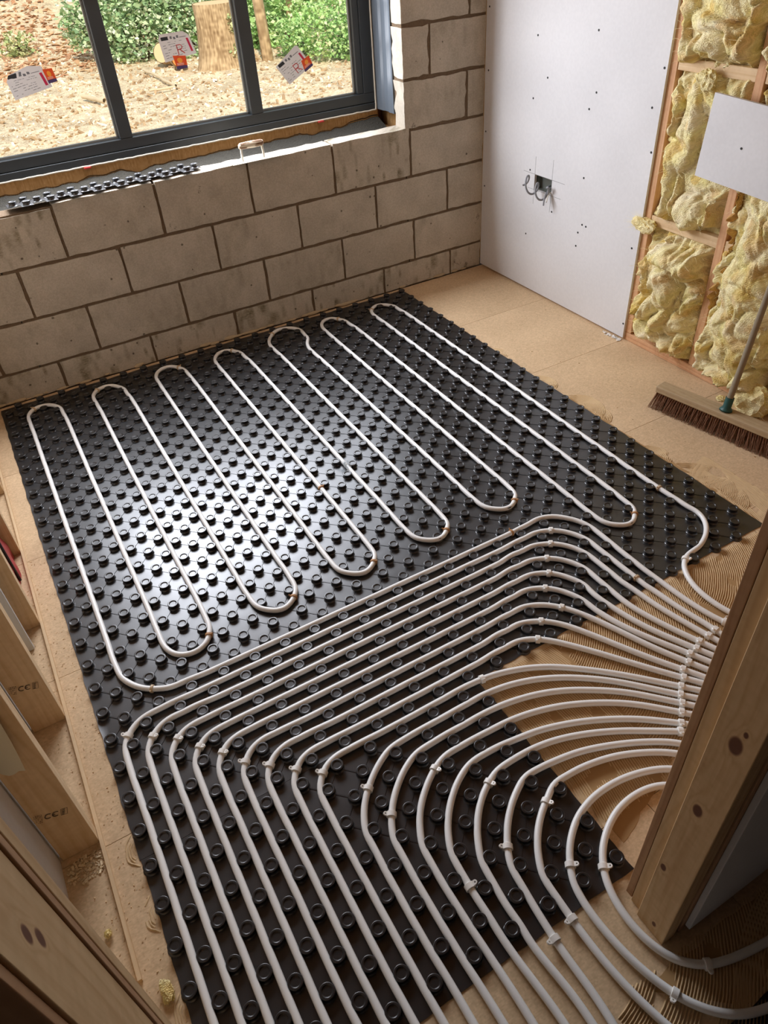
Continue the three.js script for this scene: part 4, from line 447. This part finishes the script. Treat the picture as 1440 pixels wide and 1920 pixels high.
CLIPS.row.forEach(([p, x, z], i) => clip(p, x, z, `white clip, ${ord[i]} from the far end of the slanting clip row beside the door lining`, 'row of clips where the pipes bunch together', M.clip, -1, 0.8));
const tieLabels = ['brown tie high on the last long leg beside the bare floor', 'brown tie on the loop end that reaches furthest from the wall', 'brown tie on the loop end fifth from the bare studs', 'brown tie on the loop end fourth from the bare studs', 'brown tie on the loop end third from the bare studs', 'brown tie on the loop end second from the bare studs', 'brown tie on the loop end nearest the bare studs', 'tan tie at the corner where the looped pipe turns along the mat', 'orange tie halfway along a leg in the middle of the mat', 'tan tie on the wall-side turn nearest the bare studs', 'tan tie on the second wall-side turn from the bare studs', 'tan tie on the third wall-side turn from the bare studs', 'tan tie on the fourth wall-side turn from the bare studs', 'tan tie on the bulging fifth wall-side turn', 'tan tie on the sixth wall-side turn from the bare studs', 'tan tie on the wall-side turn nearest the plasterboard'];
CLIPS.ties.forEach(([x, z], i) => clip('S', x, z, tieLabels[i], 'ties on the looped pipe', i > 0 && i < 7 ? M.tie : i === 8 ? M.tie : M.tiePale, i % 2 ? 1 : -1, 0.6));

// ---------------------------------------------------------------- combed adhesive on the floor
{
  const t = thing('floor_adhesive', 'combed tan adhesive in swirling ridges on the chipboard round the mat', 'adhesive'), strips = { P: [], N: [], I: [] };
  const swirl = (cx, cz, r0, r1, a0, a1, ok, pitch = 0.0066) => {
    for (let r = r0; r < r1; r += pitch) { const n = Math.max(6, Math.round(r * Math.abs(a1 - a0) / 0.012)); let open = false, run = [];
      const flush = () => { if (run.length > 2) { const b = strips.P.length / 3; run.forEach(([x, z, nx, nz, h], i) => { const w = 0.0023, e = i === 0 || i === run.length - 1 ? 0.2 : 1; strips.P.push(x - nx * w, 0.0003, z - nz * w, x, 0.0003 + h * e, z, x + nx * w, 0.0003, z + nz * w); if (i) { const k = b + 3 * i; strips.I.push(k - 3, k, k - 2, k, k + 1, k - 2, k - 2, k + 1, k - 1, k + 1, k + 2, k - 1); } }); } run = []; };
      for (let i = 0; i <= n; i++) { const a = a0 + (a1 - a0) * i / n, q = r + 0.004 * noise(a * 5, r * 9, cx) + 0.0012 * noise(a * 30, r * 160, cz), x = cx + q * Math.cos(a), z = cz + q * Math.sin(a); if (ok(x, z) && noise(x * 14, z * 14, 6) > -0.42) run.push([x, z, Math.cos(a), Math.sin(a), 0.0031 + 0.0012 * noise(x * 40, z * 40, 2)]); else flush(); }
      flush(); }
  };
  const off = (x, z) => !(x > -2.79 && x < -0.565 && z < 2.485) && !(x < -1.79 && z < 3.112) && z > 0.1 && x < -0.05;
  swirl(-1.18, 2.28, 0.18, 0.78, -0.25, 1.15, (x, z) => off(x, z) && x > -0.99 + 0.2 * (2.9 - z) - 0.1 && z < 3.1 && x < -0.42);
  swirl(-1.75, 2.2, 0.25, 0.95, 0.2, 1.6, (x, z) => off(x, z) && x <= -0.99 + 0.2 * (2.9 - z) - 0.1 && x > -1.52 && z < 3.0);
  swirl(-2.6, 2.75, 0.8, 1.1, -0.3, 0.42, (x, z) => off(x, z) && x <= -1.52 && z < 3.0 && x < -1.5);
  for (const [z, s] of [[1.55, 0.09], [1.62, 0.07], [1.98, 0.05], [2.2, 0.12], [2.28, 0.1], [0.95, 0.04], [1.3, 0.05]]) swirl(-0.6, z, 0.02, s + 0.03, -1.5, 1.5, (x, zz) => off(x, zz) && x > -0.57);
  for (const z of [2.45, 2.62, 2.85]) swirl(-2.76, z, 0.02, 0.055, 1.7, 4.6, (x, zz) => x < -2.788 && x > -2.845);
  swirl(-2.1, 3.0, 0.28, 0.85, 0.3, 1.35, (x, z) => z > 3.28 && !(x < -1.99 && z < 3.3));
  swirl(-1.4, 3.9, 0.42, 0.64, 3.5, 5.4, (x, z) => z > 3.29 && z < 3.43);
  const g = new THREE.BufferGeometry(); g.setAttribute('position', new THREE.Float32BufferAttribute(strips.P, 3)); g.setIndex(strips.I); g.computeVertexNormals(); M.adhesive.side = THREE.DoubleSide; stuff('combed_ridges', g, M.adhesive, t);
  // thin smeared bed under the ridges, with ragged outlines
  const bed = (pts, y) => { const s = new THREE.Shape(); const N = pts.length; for (let i = 0; i < N; i++) { const [ax, az] = pts[i], [bx, bz] = pts[(i + 1) % N]; for (let k = 0; k < 14; k++) { const f = k / 14, x = ax + (bx - ax) * f, z = az + (bz - az) * f, j = 0.022 * fbm(x * 12, z * 12, 3, 3); (i || k) ? s.lineTo(x + j, -(z + j)) : s.moveTo(x + j, -(z + j)); } } const e = new THREE.ExtrudeGeometry(s, { depth: 0.0006, bevelEnabled: false }); e.rotateX(-Math.PI / 2); return e.translate(0, y, 0); };
  mesh('adhesive_bed', merge([bed([[-1.76, 2.5], [-0.62, 2.5], [-0.5, 2.62], [-0.5, 2.85], [-0.9, 2.9], [-1.3, 2.86], [-1.55, 2.98], [-1.77, 3.05]], 0.0002), bed([[-0.58, 1.42], [-0.545, 1.5], [-0.53, 1.6], [-0.56, 1.72], [-0.565, 1.95], [-0.55, 2.1], [-0.525, 2.25], [-0.55, 2.42], [-0.58, 2.46]], 0.0002), bed([[-1.95, 3.3], [-1.6, 3.285], [-1.3, 3.3], [-1.4, 3.42], [-1.8, 3.42]], 0.0002)]), std({ color: lin('#ad8a5c'), roughness: 0.85 }), t);
}

// ---------------------------------------------------------------- broom
{
  const ang = -Math.atan2(0.088, 0.484), t = thing('broom', 'wide broom with brown bristles, green socket and grey wooden handle', 'broom', undefined, [-0.244, 0, 2.008]); t.rotation.y = Math.PI / 2 + 0.18;
  // local x runs along the head
  const rng = seedRng(19); mesh('head', box(0.6, 0.03, 0.062, 0, 0, 0.006), std({ map: M.pine.map, color: lin('#cfd2d2'), roughness: 0.8 }), t, [0, 0.088, 0]);
  const b = []; for (let r = 0; r < 4; r++) for (let i = 0; i < 30; i++) { const x = -0.285 + 0.57 * i / 29, z = -0.022 + 0.0147 * r; for (let k = 0; k < 18; k++) { const ex = (x / 0.3) * 0.018 + (rng() - 0.5) * 0.02, ez = (z / 0.03) * 0.022 + (rng() - 0.5) * 0.016, g = new THREE.CylinderGeometry(0.0011, 0.0006, 0.076, 3, 1, true); g.translate(0, -0.038, 0); const q = new THREE.Matrix4().makeShear(0, 0, 0, 0, 0, 0); const pa = g.attributes.position; for (let v = 0; v < pa.count; v++) { const s = -pa.getY(v) / 0.076; pa.setXYZ(v, pa.getX(v) + x + (rng() * 0 + ((k * 37) % 18 - 8.5) * 0.0006) + ex * s, 0.0755 + pa.getY(v) + (v % 2) * 0, pa.getZ(v) + z + ((k * 53) % 18 - 8.5) * 0.0006 + ez * s); } b.push(g); } }
  const bm = stuff('bristles', merge(b), std({ color: lin('#7a5238'), roughness: 0.85, side: THREE.DoubleSide }), t);
  const so = mesh('socket', new THREE.LatheGeometry([[0.0, 0], [0.026, 0], [0.024, 0.006], [0.0165, 0.014], [0.0165, 0.055], [0.0145, 0.056], [0.0145, 0.05]].map(([a, c]) => new THREE.Vector2(a, c)), 18), std({ color: lin('#1f4d48'), roughness: 0.5 }), t, [0, 0.103, 0]);
  const h = new THREE.CylinderGeometry(0.0115, 0.0125, 1.32, 14); metreUV(h, 0.02, 1.32, 0.02); const ho = mesh('handle', h.translate(0, 0.66, 0), std({ map: M.pine.map, color: lin('#aab4c0'), roughness: 0.75 }), t, [0, 0.112, 0]);
  ho.rotation.x = 0.165; so.rotation.x = 0.165;
}

// ---------------------------------------------------------------- plastering float on the sill
{
  const t = thing('plastering_float', 'small white handled float resting on the window sill', 'trowel', undefined, [-1.3, SILL, -0.03]), white = std({ color: lin('#d9d4c6'), roughness: 0.6 });
  mesh('plate', box(0.27, 0.003, 0.085, 0, 0, 0.001), white, t, [0.0, 0.0035, 0.012]);
  for (const x of [-0.075, 0.032]) mesh('bracket', new THREE.TubeGeometry(curve([[x, 0.003, 0.02], [x, 0.03, 0.019], [x + (x < 0 ? 0.003 : -0.003), 0.066, 0.016]]), 12, 0.0055, 8), white, t);
  const gr = new THREE.LatheGeometry([[0, -0.06], [0.01, -0.06], [0.014, -0.052], [0.0155, 0], [0.014, 0.052], [0.01, 0.06], [0, 0.06]].map(([a, c]) => new THREE.Vector2(a, c)), 16); gr.rotateZ(Math.PI / 2);
  mesh('grip', gr, std({ map: repeat(tex(128, 64, (() => { const a = tileNoise(401, 16, 8), b = tileNoise(402, 60, 30); return (x, y, u, v) => { const k = smooth(0.42, 0.62, a(u, v) * 0.7 + b(u, v) * 0.3); return [222 - 110 * k, 210 - 132 * k, 188 - 140 * k]; }; })()), 1, 1), roughness: 0.7 }), t, [-0.0215, 0.068, 0.015]);
  for (const x of [-0.092, 0.052]) mesh('rivet', new THREE.SphereGeometry(0.006, 10, 6).scale(1.2, 0.5, 1), white, t, [x, 0.005, 0.02]);
}

// ---------------------------------------------------------------- sawdust, crumbs and scraps
{
  const rng = seedRng(71), chips = (name, label, n, where, size, color, parentGroup) => {
    const g = new THREE.BoxGeometry(1, 0.25, 0.5), im = new THREE.InstancedMesh(g, std({ color: 0xffffff, roughness: 0.95 }), n), m = new THREE.Matrix4(), q = new THREE.Quaternion(), c = new THREE.Color(color), k = new THREE.Color();
    for (let i = 0; i < n; i++) { const [x, z] = where(rng), s = size * (0.4 + rng() * rng() * 1.6); q.setFromEuler(new THREE.Euler((rng() - 0.5) * 0.8, rng() * 6.28, (rng() - 0.5) * 0.8)); m.compose(new THREE.Vector3(x, s * 0.16 + 0.0004, z), q, new THREE.Vector3(s, s * 0.8, s)); im.setMatrixAt(i, m); im.setColorAt(i, k.copy(c).multiplyScalar(0.7 + 0.5 * rng())); }
    im.name = name; im.castShadow = im.receiveShadow = true; scene.add(im); tag(im, label, name.replace(/_/g, ' '), undefined, 'stuff');
  };
  chips('sawdust', 'pale sawdust and wood crumbs along the foot of the bare studs', 900, (r) => { const z = 1.2 + 1.75 * r(); return [-2.95 + 0.16 * Math.pow(r(), 0.8), z]; }, 0.0028, '#d8b98c');
  chips('wood_shavings', 'heap of pale wood shavings in the corner beside the nearest marked stud', 260, (r) => { const a = r() * 6.28, q = 0.05 * Math.sqrt(r()); return [-2.905 + q * Math.cos(a), 2.43 + 0.7 * q * Math.sin(a)]; }, 0.007, '#e6d0aa');
  chips('plaster_crumbs', 'white plaster crumbs at the broken bottom corner of the plasterboard', 60, (r) => [-0.004 - 0.03 * r() * r(), 1.06 + 0.14 * Math.sqrt(r())], 0.011, '#e9e6e0');
  chips('floor_crumbs', 'scattered crumbs on the bare chipboard by the broom', 120, (r) => [-0.5 + 0.46 * r(), 0.3 + 2.0 * r()], 0.0035, '#bfa176');
  tuft('yellow wool wisp beside the door lining foot near the bare studs', [-2.81, 0.009, 2.79], 0.011, 61, M.insul, 'loose tufts of glass wool', 1.2, 0.6, 2.4);
  tuft('tiny yellow wool wisp on the floor near the sawdust', [-2.893, 0.008, 2.61], 0.008, 67);
  // plastic scrap on the mat
  const F = []; for (let k = 0; k < 26; k++) { const a = rng() * 6.28, c = [-1.63 + 0.03 * (rng() - 0.5), 0.02 + 0.01 * rng(), 1.36 + 0.05 * (rng() - 0.5)], d = 0.012 + 0.014 * rng(); F.push(c[0], c[1], c[2], c[0] + d * Math.cos(a), c[1] + 0.006 * rng(), c[2] + d * Math.sin(a), c[0] + d * Math.cos(a + 0.5), c[1] - 0.008, c[2] + d * Math.sin(a + 0.5)); }
  const g = new THREE.BufferGeometry(); g.setAttribute('position', new THREE.Float32BufferAttribute(F, 3)); g.computeVertexNormals(); tag(mesh('plastic_scrap', g, new THREE.MeshPhysicalMaterial({ color: 0xe8ecee, roughness: 0.15, transmission: 0.8, thickness: 0, side: THREE.DoubleSide }), scene), 'crumpled scrap of clear plastic between studs in the middle of the mat', 'plastic scrap');
}

// ---------------------------------------------------------------- garden beyond the window
const soilTex = (() => { const a = tileNoise(201, 160), b = tileNoise(202, 40), c = tileNoise(203, 9), d = tileNoise(204, 300, 120); return repeat(tex(1024, 1024, (x, y, u, v) => { const k = 46 * (a(u, v) - 0.5) + 40 * (b(u, v) - 0.5) + 26 * (c(u, v) - 0.5) + 40 * (d(u, v) - 0.5); return [214 + k, 195 + k, 162 + k * 0.9]; }), 2.2, 2.2); })();
const groundY = (x, z) => -0.02 + 0.06 * fbm(x * 0.7, z * 0.7, 2, 4) + 0.05 * Math.max(0, fbm(x * 3, z * 3, 5, 3)) + 0.55 * smooth(-11.5, -17, z) * smooth(2.5, -1, x) + 0.25 * smooth(-10, -16, z);
{
  const g = new THREE.PlaneGeometry(26, 24, 300, 300); g.rotateX(-Math.PI / 2); g.translate(2, 0, -12.5); const p = g.attributes.position, uv = g.attributes.uv;
  for (let i = 0; i < p.count; i++) { const x = p.getX(i), z = p.getZ(i); p.setY(i, groundY(x, z)); uv.setXY(i, x, z); } g.computeVertexNormals();
  const o = mesh('garden_ground', g, std({ map: soilTex, roughness: 1 }), scene); tag(o, 'bright dry soil and wood chip ground outside the window', undefined, undefined, 'structure');
  const rng = seedRng(301), n = 9000, cg = new THREE.BoxGeometry(1, 0.3, 0.45), im = new THREE.InstancedMesh(cg, std({ color: 0xffffff, roughness: 1 }), n), m = new THREE.Matrix4(), q = new THREE.Quaternion(), k = new THREE.Color(), cols = ['#e6d8bc', '#d3bc9a', '#bda27e', '#f2e8d4', '#aa8e6c'];
  for (let i = 0; i < n; i++) { const z = -3.2 - 10 * Math.pow(rng(), 1.2), x = -3 + 8 * rng() + (-z - 3) * 0.15, s = 0.02 + 0.07 * rng() * rng(); q.setFromEuler(new THREE.Euler((rng() - 0.5) * 1.4, rng() * 6.28, (rng() - 0.5) * 1.4)); m.compose(new THREE.Vector3(x, groundY(x, z) + s * 0.12, z), q, new THREE.Vector3(s, s, s)); im.setMatrixAt(i, m); im.setColorAt(i, k.set(cols[Math.floor(rng() * 5)])); }
  im.name = 'wood_chips'; im.castShadow = im.receiveShadow = true; scene.add(im); tag(im, 'sunlit wood chips scattered over the garden ground', 'wood chips', undefined, 'stuff');
  const n2 = 3000, lm = new THREE.InstancedMesh(new THREE.BoxGeometry(1, 0.1, 0.6), std({ color: 0xffffff, roughness: 1 }), n2), c2 = ['#b98a66', '#a87f5f', '#c9a27c', '#d6b791'];
  for (let i = 0; i < n2; i++) { const z = -9.5 - 9 * rng(), x = -3.2 + 3.4 * rng(), s = 0.04 + 0.08 * rng(); q.setFromEuler(new THREE.Euler((rng() - 0.5), rng() * 6.28, (rng() - 0.5))); m.compose(new THREE.Vector3(x, groundY(x, z) + s * 0.1, z), q, new THREE.Vector3(s, s, s)); lm.setMatrixAt(i, m); lm.setColorAt(i, k.set(c2[Math.floor(rng() * 4)])); }
  lm.name = 'leaf_litter'; lm.castShadow = lm.receiveShadow = true; scene.add(lm); tag(lm, 'rusty leaf litter on the far bank outside', 'leaf litter', undefined, 'stuff');
}
const leafGeo = (() => { const g = new THREE.BufferGeometry(); g.setAttribute('position', new THREE.Float32BufferAttribute([0, 0, 0, 0.32, 0.06, 0.45, 0, 0.02, 1, -0.32, 0.06, 0.45], 3)); g.setIndex([0, 1, 2, 0, 2, 3]); g.computeVertexNormals(); return g; })();
const leafMat = new THREE.MeshPhysicalMaterial({ color: 0xffffff, roughness: 0.75, side: THREE.DoubleSide });
function bush(name, label, x, z, r, h, n, cols, seed, group = 'bushes beyond the cleared ground', leaf = 0.1) {
  const t = thing(name, label, 'bush', group, [x, groundY(x, z), z]), rng = seedRng(seed), im = new THREE.InstancedMesh(leafGeo, leafMat, n), m = new THREE.Matrix4(), q = new THREE.Quaternion(), k = new THREE.Color();
  const lobes = Array.from({ length: 7 }, () => [(rng() - 0.5) * r * 1.5, h * (0.15 + 0.7 * rng()), (rng() - 0.5) * r, r * (0.35 + 0.3 * rng())]);
  for (let i = 0; i < n; i++) { const [lx, ly, lz, lr] = lobes[i % 7], d = new THREE.Vector3(rng() - 0.5, rng() - 0.5, rng() - 0.5).normalize().multiplyScalar(lr * Math.pow(rng(), 0.3)), y = Math.max(0.03, ly + d.y * 1.2), s = leaf * (0.6 + 0.8 * rng()); q.setFromEuler(new THREE.Euler((rng() - 0.5) * 2.4, rng() * 6.28, (rng() - 0.5) * 2)); m.compose(new THREE.Vector3(lx + d.x, y, lz + d.z), q, new THREE.Vector3(s, s, s)); im.setMatrixAt(i, m); im.setColorAt(i, k.set(cols[Math.floor(rng() * cols.length)]).multiplyScalar(0.8 + 0.4 * rng())); }
  im.name = 'foliage'; im.castShadow = im.receiveShadow = true; im.userData.kind = 'stuff'; t.add(im);
  const st = []; for (let i = 0; i < 5; i++) { const [lx, ly, lz] = lobes[i]; st.push(new THREE.TubeGeometry(curve([[lx * 0.15, 0, lz * 0.15], [lx * 0.5 + 0.05, ly * 0.5, lz * 0.5], [lx, ly, lz]]), 8, 0.012, 5)); }
  mesh('stems', merge(st), std({ color: lin('#6e5a42'), roughness: 1 }), t); return t;
}
const G1 = ['#a3bd7c', '#b9cd8c', '#88a86c', '#ccdba4'], G2 = ['#98b884', '#aecb94', '#7ea070', '#cbdfb4', '#dfeaca'], G3 = ['#b0bd80', '#c9cb92', '#97aa70', '#dedcb0'], G4 = ['#a3cb7a', '#bbdd92', '#8ab86a', '#d2eaae'];
bush('garden_bush', 'low green shrub at the far corner of the leaf litter', -0.6, -17.5, 2.0, 1.3, 2600, G1, 1, undefined, 0.15);
bush('garden_bush', 'yellow-green thicket behind the leaf litter bank', 1.6, -16, 1.9, 1.5, 2600, G3, 2, undefined, 0.15);
bush('garden_bush', 'ivy-like shrub growing in front of the leaf litter end', 0.15, -10.3, 0.65, 0.85, 3200, G2, 3, undefined, 0.075);
bush('garden_bush', 'dense glossy shrub behind the short grey log', 0.75, -10.1, 0.75, 1.05, 3800, G2, 4, undefined, 0.075);
bush('garden_bush', 'shrub growing right behind the large stump', 1.55, -9.8, 0.75, 1.2, 3200, G2, 12, undefined, 0.075);
bush('garden_bush', 'pale shrub far behind the large stump', 3.0, -12.5, 1.2, 1.5, 3600, G3, 5, undefined, 0.09);
bush('garden_bush', 'bright green sapling growth between stump and scarred trunk', 2.35, -9.4, 0.7, 1.15, 3000, G4, 6, undefined, 0.08);
bush('garden_bush', 'fresh green bush behind the slimmer trunk', 3.5, -10.4, 1.0, 1.3, 4200, G4, 7, undefined, 0.085);
bush('garden_bush', 'lush bush at the edge of the cleared ground near the window jamb', 2.95, -7.2, 0.62, 0.75, 3600, G4, 8, undefined, 0.06);
bush('garden_bush', 'tall bush behind the jamb end of the window', 4.6, -9.6, 1.2, 1.4, 4400, G4, 9, undefined, 0.085);
bush('garden_bush', 'sparse weeds creeping over the soil below the slimmer trunk', 2.6, -8.1, 0.5, 0.4, 1500, G4, 10, undefined, 0.055);
bush('garden_bush', 'small yellow-green weeds on the leaf litter bank', -0.9, -11.8, 0.35, 0.3, 500, G3, 11, undefined, 0.06);
bush('garden_bush', 'ivy clinging to the side of the large stump', 1.55, -8.05, 0.2, 0.7, 1100, G3, 13, undefined, 0.05);
for (let i = 0; i < 12; i++) bush('hedge_bush', `${ord[i]} hedge bush along the end of the garden, counted from the leaf litter side`, -9 + i * 2.3 + (i % 2) * 0.5, -21.5 + (i % 3) * 0.7, 2.2, 2.6 + 0.5 * (i % 3), 1300, i % 2 ? G1 : G3, 40 + i, 'hedge along the end of the garden', 0.22);
const bark = std({ map: repeat(tex(256, 256, (() => { const a = tileNoise(501, 60, 8), b = tileNoise(502, 20, 20); return (x, y, u, v) => { const k = 60 * (a(u, v) - 0.5) + 40 * (b(u, v) - 0.5); return [176 + k, 150 + k, 114 + k * 0.9]; }; })()), 0.5, 0.8), roughness: 1 }), cutWood = std({ color: lin('#e3c79a'), roughness: 0.9 }), cutOrange = std({ color: lin('#d08a48'), roughness: 0.9 });
function log(name, label, category, pos, r0, r1, L, rot, seed, cut = cutWood) {
  const t = thing(name, label, category, undefined, pos), g = new THREE.CylinderGeometry(r1, r0, L, 22, 10, true), p = g.attributes.position; g.translate(0, L / 2, 0);
  for (let i = 0; i < p.count; i++) { const a = Math.atan2(p.getZ(i), p.getX(i)), y = p.getY(i), k = 1 + 0.12 * noise(Math.cos(a) * 2, Math.sin(a) * 2, seed + y * 2) + 0.35 * Math.pow(1 - y / L, 4) * (rot[0] || rot[2] ? 0 : 1); p.setX(i, p.getX(i) * k); p.setZ(i, p.getZ(i) * k); }
  g.computeVertexNormals(); mesh('trunk', g, bark, t); mesh('cut_face', new THREE.CylinderGeometry(r1 * 0.95, r1 * 0.95, 0.02, 20), cut, t, [0, L - 0.012, 0]); if (rot[0] || rot[2]) mesh('cut_face', new THREE.CylinderGeometry(r0 * 0.95, r0 * 0.95, 0.02, 20), cut, t, [0, 0.012, 0]);
  t.rotation.set(...rot); return t;
}
log('tree_stump', 'large brown tree stump with a pale sawn top', 'stump', [1.4, groundY(1.4, -8.3) - 0.03, -8.3], 0.3, 0.29, 0.8, [0, 0, 0], 3);
log('fallen_log', 'short grey log lying beside the ivy shrub', 'log', [0.95, groundY(0.95, -9.2) + 0.13, -9.2], 0.14, 0.13, 0.3, [1.0, 0.2, 0.9], 5);
log('fallen_log', 'small sawn log with an orange cut face at the foot of the stump', 'log', [0.86, groundY(0.86, -8.5) + 0.1, -8.75], 0.1, 0.1, 0.34, [1.35, 0.35, 0.2], 8, cutOrange);
function trunkTree(label, x, z, r, H, seed, crown) {
  const t = thing('garden_tree', label, 'tree', 'trees behind the cleared ground', [x, groundY(x, z) - 0.05, z]), l = []; for (let i = 0; i <= 8; i++) l.push([0.25 * noise(i * 0.4, seed), H * i / 8, 0.25 * noise(i * 0.4, seed + 7)]);
  const g = new THREE.TubeGeometry(curve(l), 24, r, 12), p = g.attributes.position; for (let i = 0; i < p.count; i++) { const y = p.getY(i), k = 1 - 0.6 * y / H, c = curve(l).getPoint(clamp(y / H)); p.setX(i, c.x + (p.getX(i) - c.x) * k); p.setZ(i, c.z + (p.getZ(i) - c.z) * k); } g.computeVertexNormals(); mesh('trunk', g, bark, t);
  const rng = seedRng(seed * 13 + 5), n = 900, im = new THREE.InstancedMesh(leafGeo, leafMat, n), m = new THREE.Matrix4(), q = new THREE.Quaternion(), k = new THREE.Color(); for (let i = 0; i < n; i++) { const d = new THREE.Vector3(rng() - 0.5, rng() - 0.5, rng() - 0.5).normalize().multiplyScalar(crown * Math.pow(rng(), 0.4)), s = 0.22 * (0.6 + 0.8 * rng()); q.setFromEuler(new THREE.Euler(rng() * 3, rng() * 6.28, rng() * 3)); m.compose(new THREE.Vector3(d.x, H + d.y * 0.8, d.z), q, new THREE.Vector3(s, s, s)); im.setMatrixAt(i, m); im.setColorAt(i, k.set(G4[Math.floor(rng() * 4)])); }
  im.name = 'foliage'; im.userData.kind = 'stuff'; im.castShadow = im.receiveShadow = true; t.add(im);
}
trunkTree('thin straight tree trunk with a pale scar beside the mullion', 2.02, -8.1, 0.085, 4.6, 2, 1.3); trunkTree('slimmer yellowish trunk next to the scarred one', 2.85, -9.2, 0.05, 4.8, 4, 1.2); trunkTree('slender trunk rising out of the leaf litter bank', 0.6, -17, 0.14, 5.5, 6, 1.6); trunkTree('tree far behind the log', 1.6, -18.5, 0.16, 6, 9, 1.8);
for (const [a, b, r, l] of [[[-0.79, -7.44], [-0.67, -6.81], 0.028, 'pale thick stick on the soil beyond the leftmost pane'], [[0.35, -8.71], [0.3, -7.07], 0.02, 'long pale branch lying on the soil beyond the middle pane'], [[-0.05, -7.05], [0.3, -7.07], 0.015, 'thin branch lying across the end of the long one']]) {
  const pts = []; for (let i = 0; i <= 6; i++) { const f = i / 6, x = a[0] + (b[0] - a[0]) * f + 0.05 * noise(f * 3, a[0]), z = a[1] + (b[1] - a[1]) * f; pts.push([x, groundY(x, z) + r + 0.03, z]); } tag(mesh('fallen_branch', new THREE.TubeGeometry(curve(pts), 24, r, 7), std({ color: lin('#d9c7a6'), roughness: 1 }), scene), l, 'branch', 'branches lying on the cleared ground');
}
renderer.render(scene, camera);
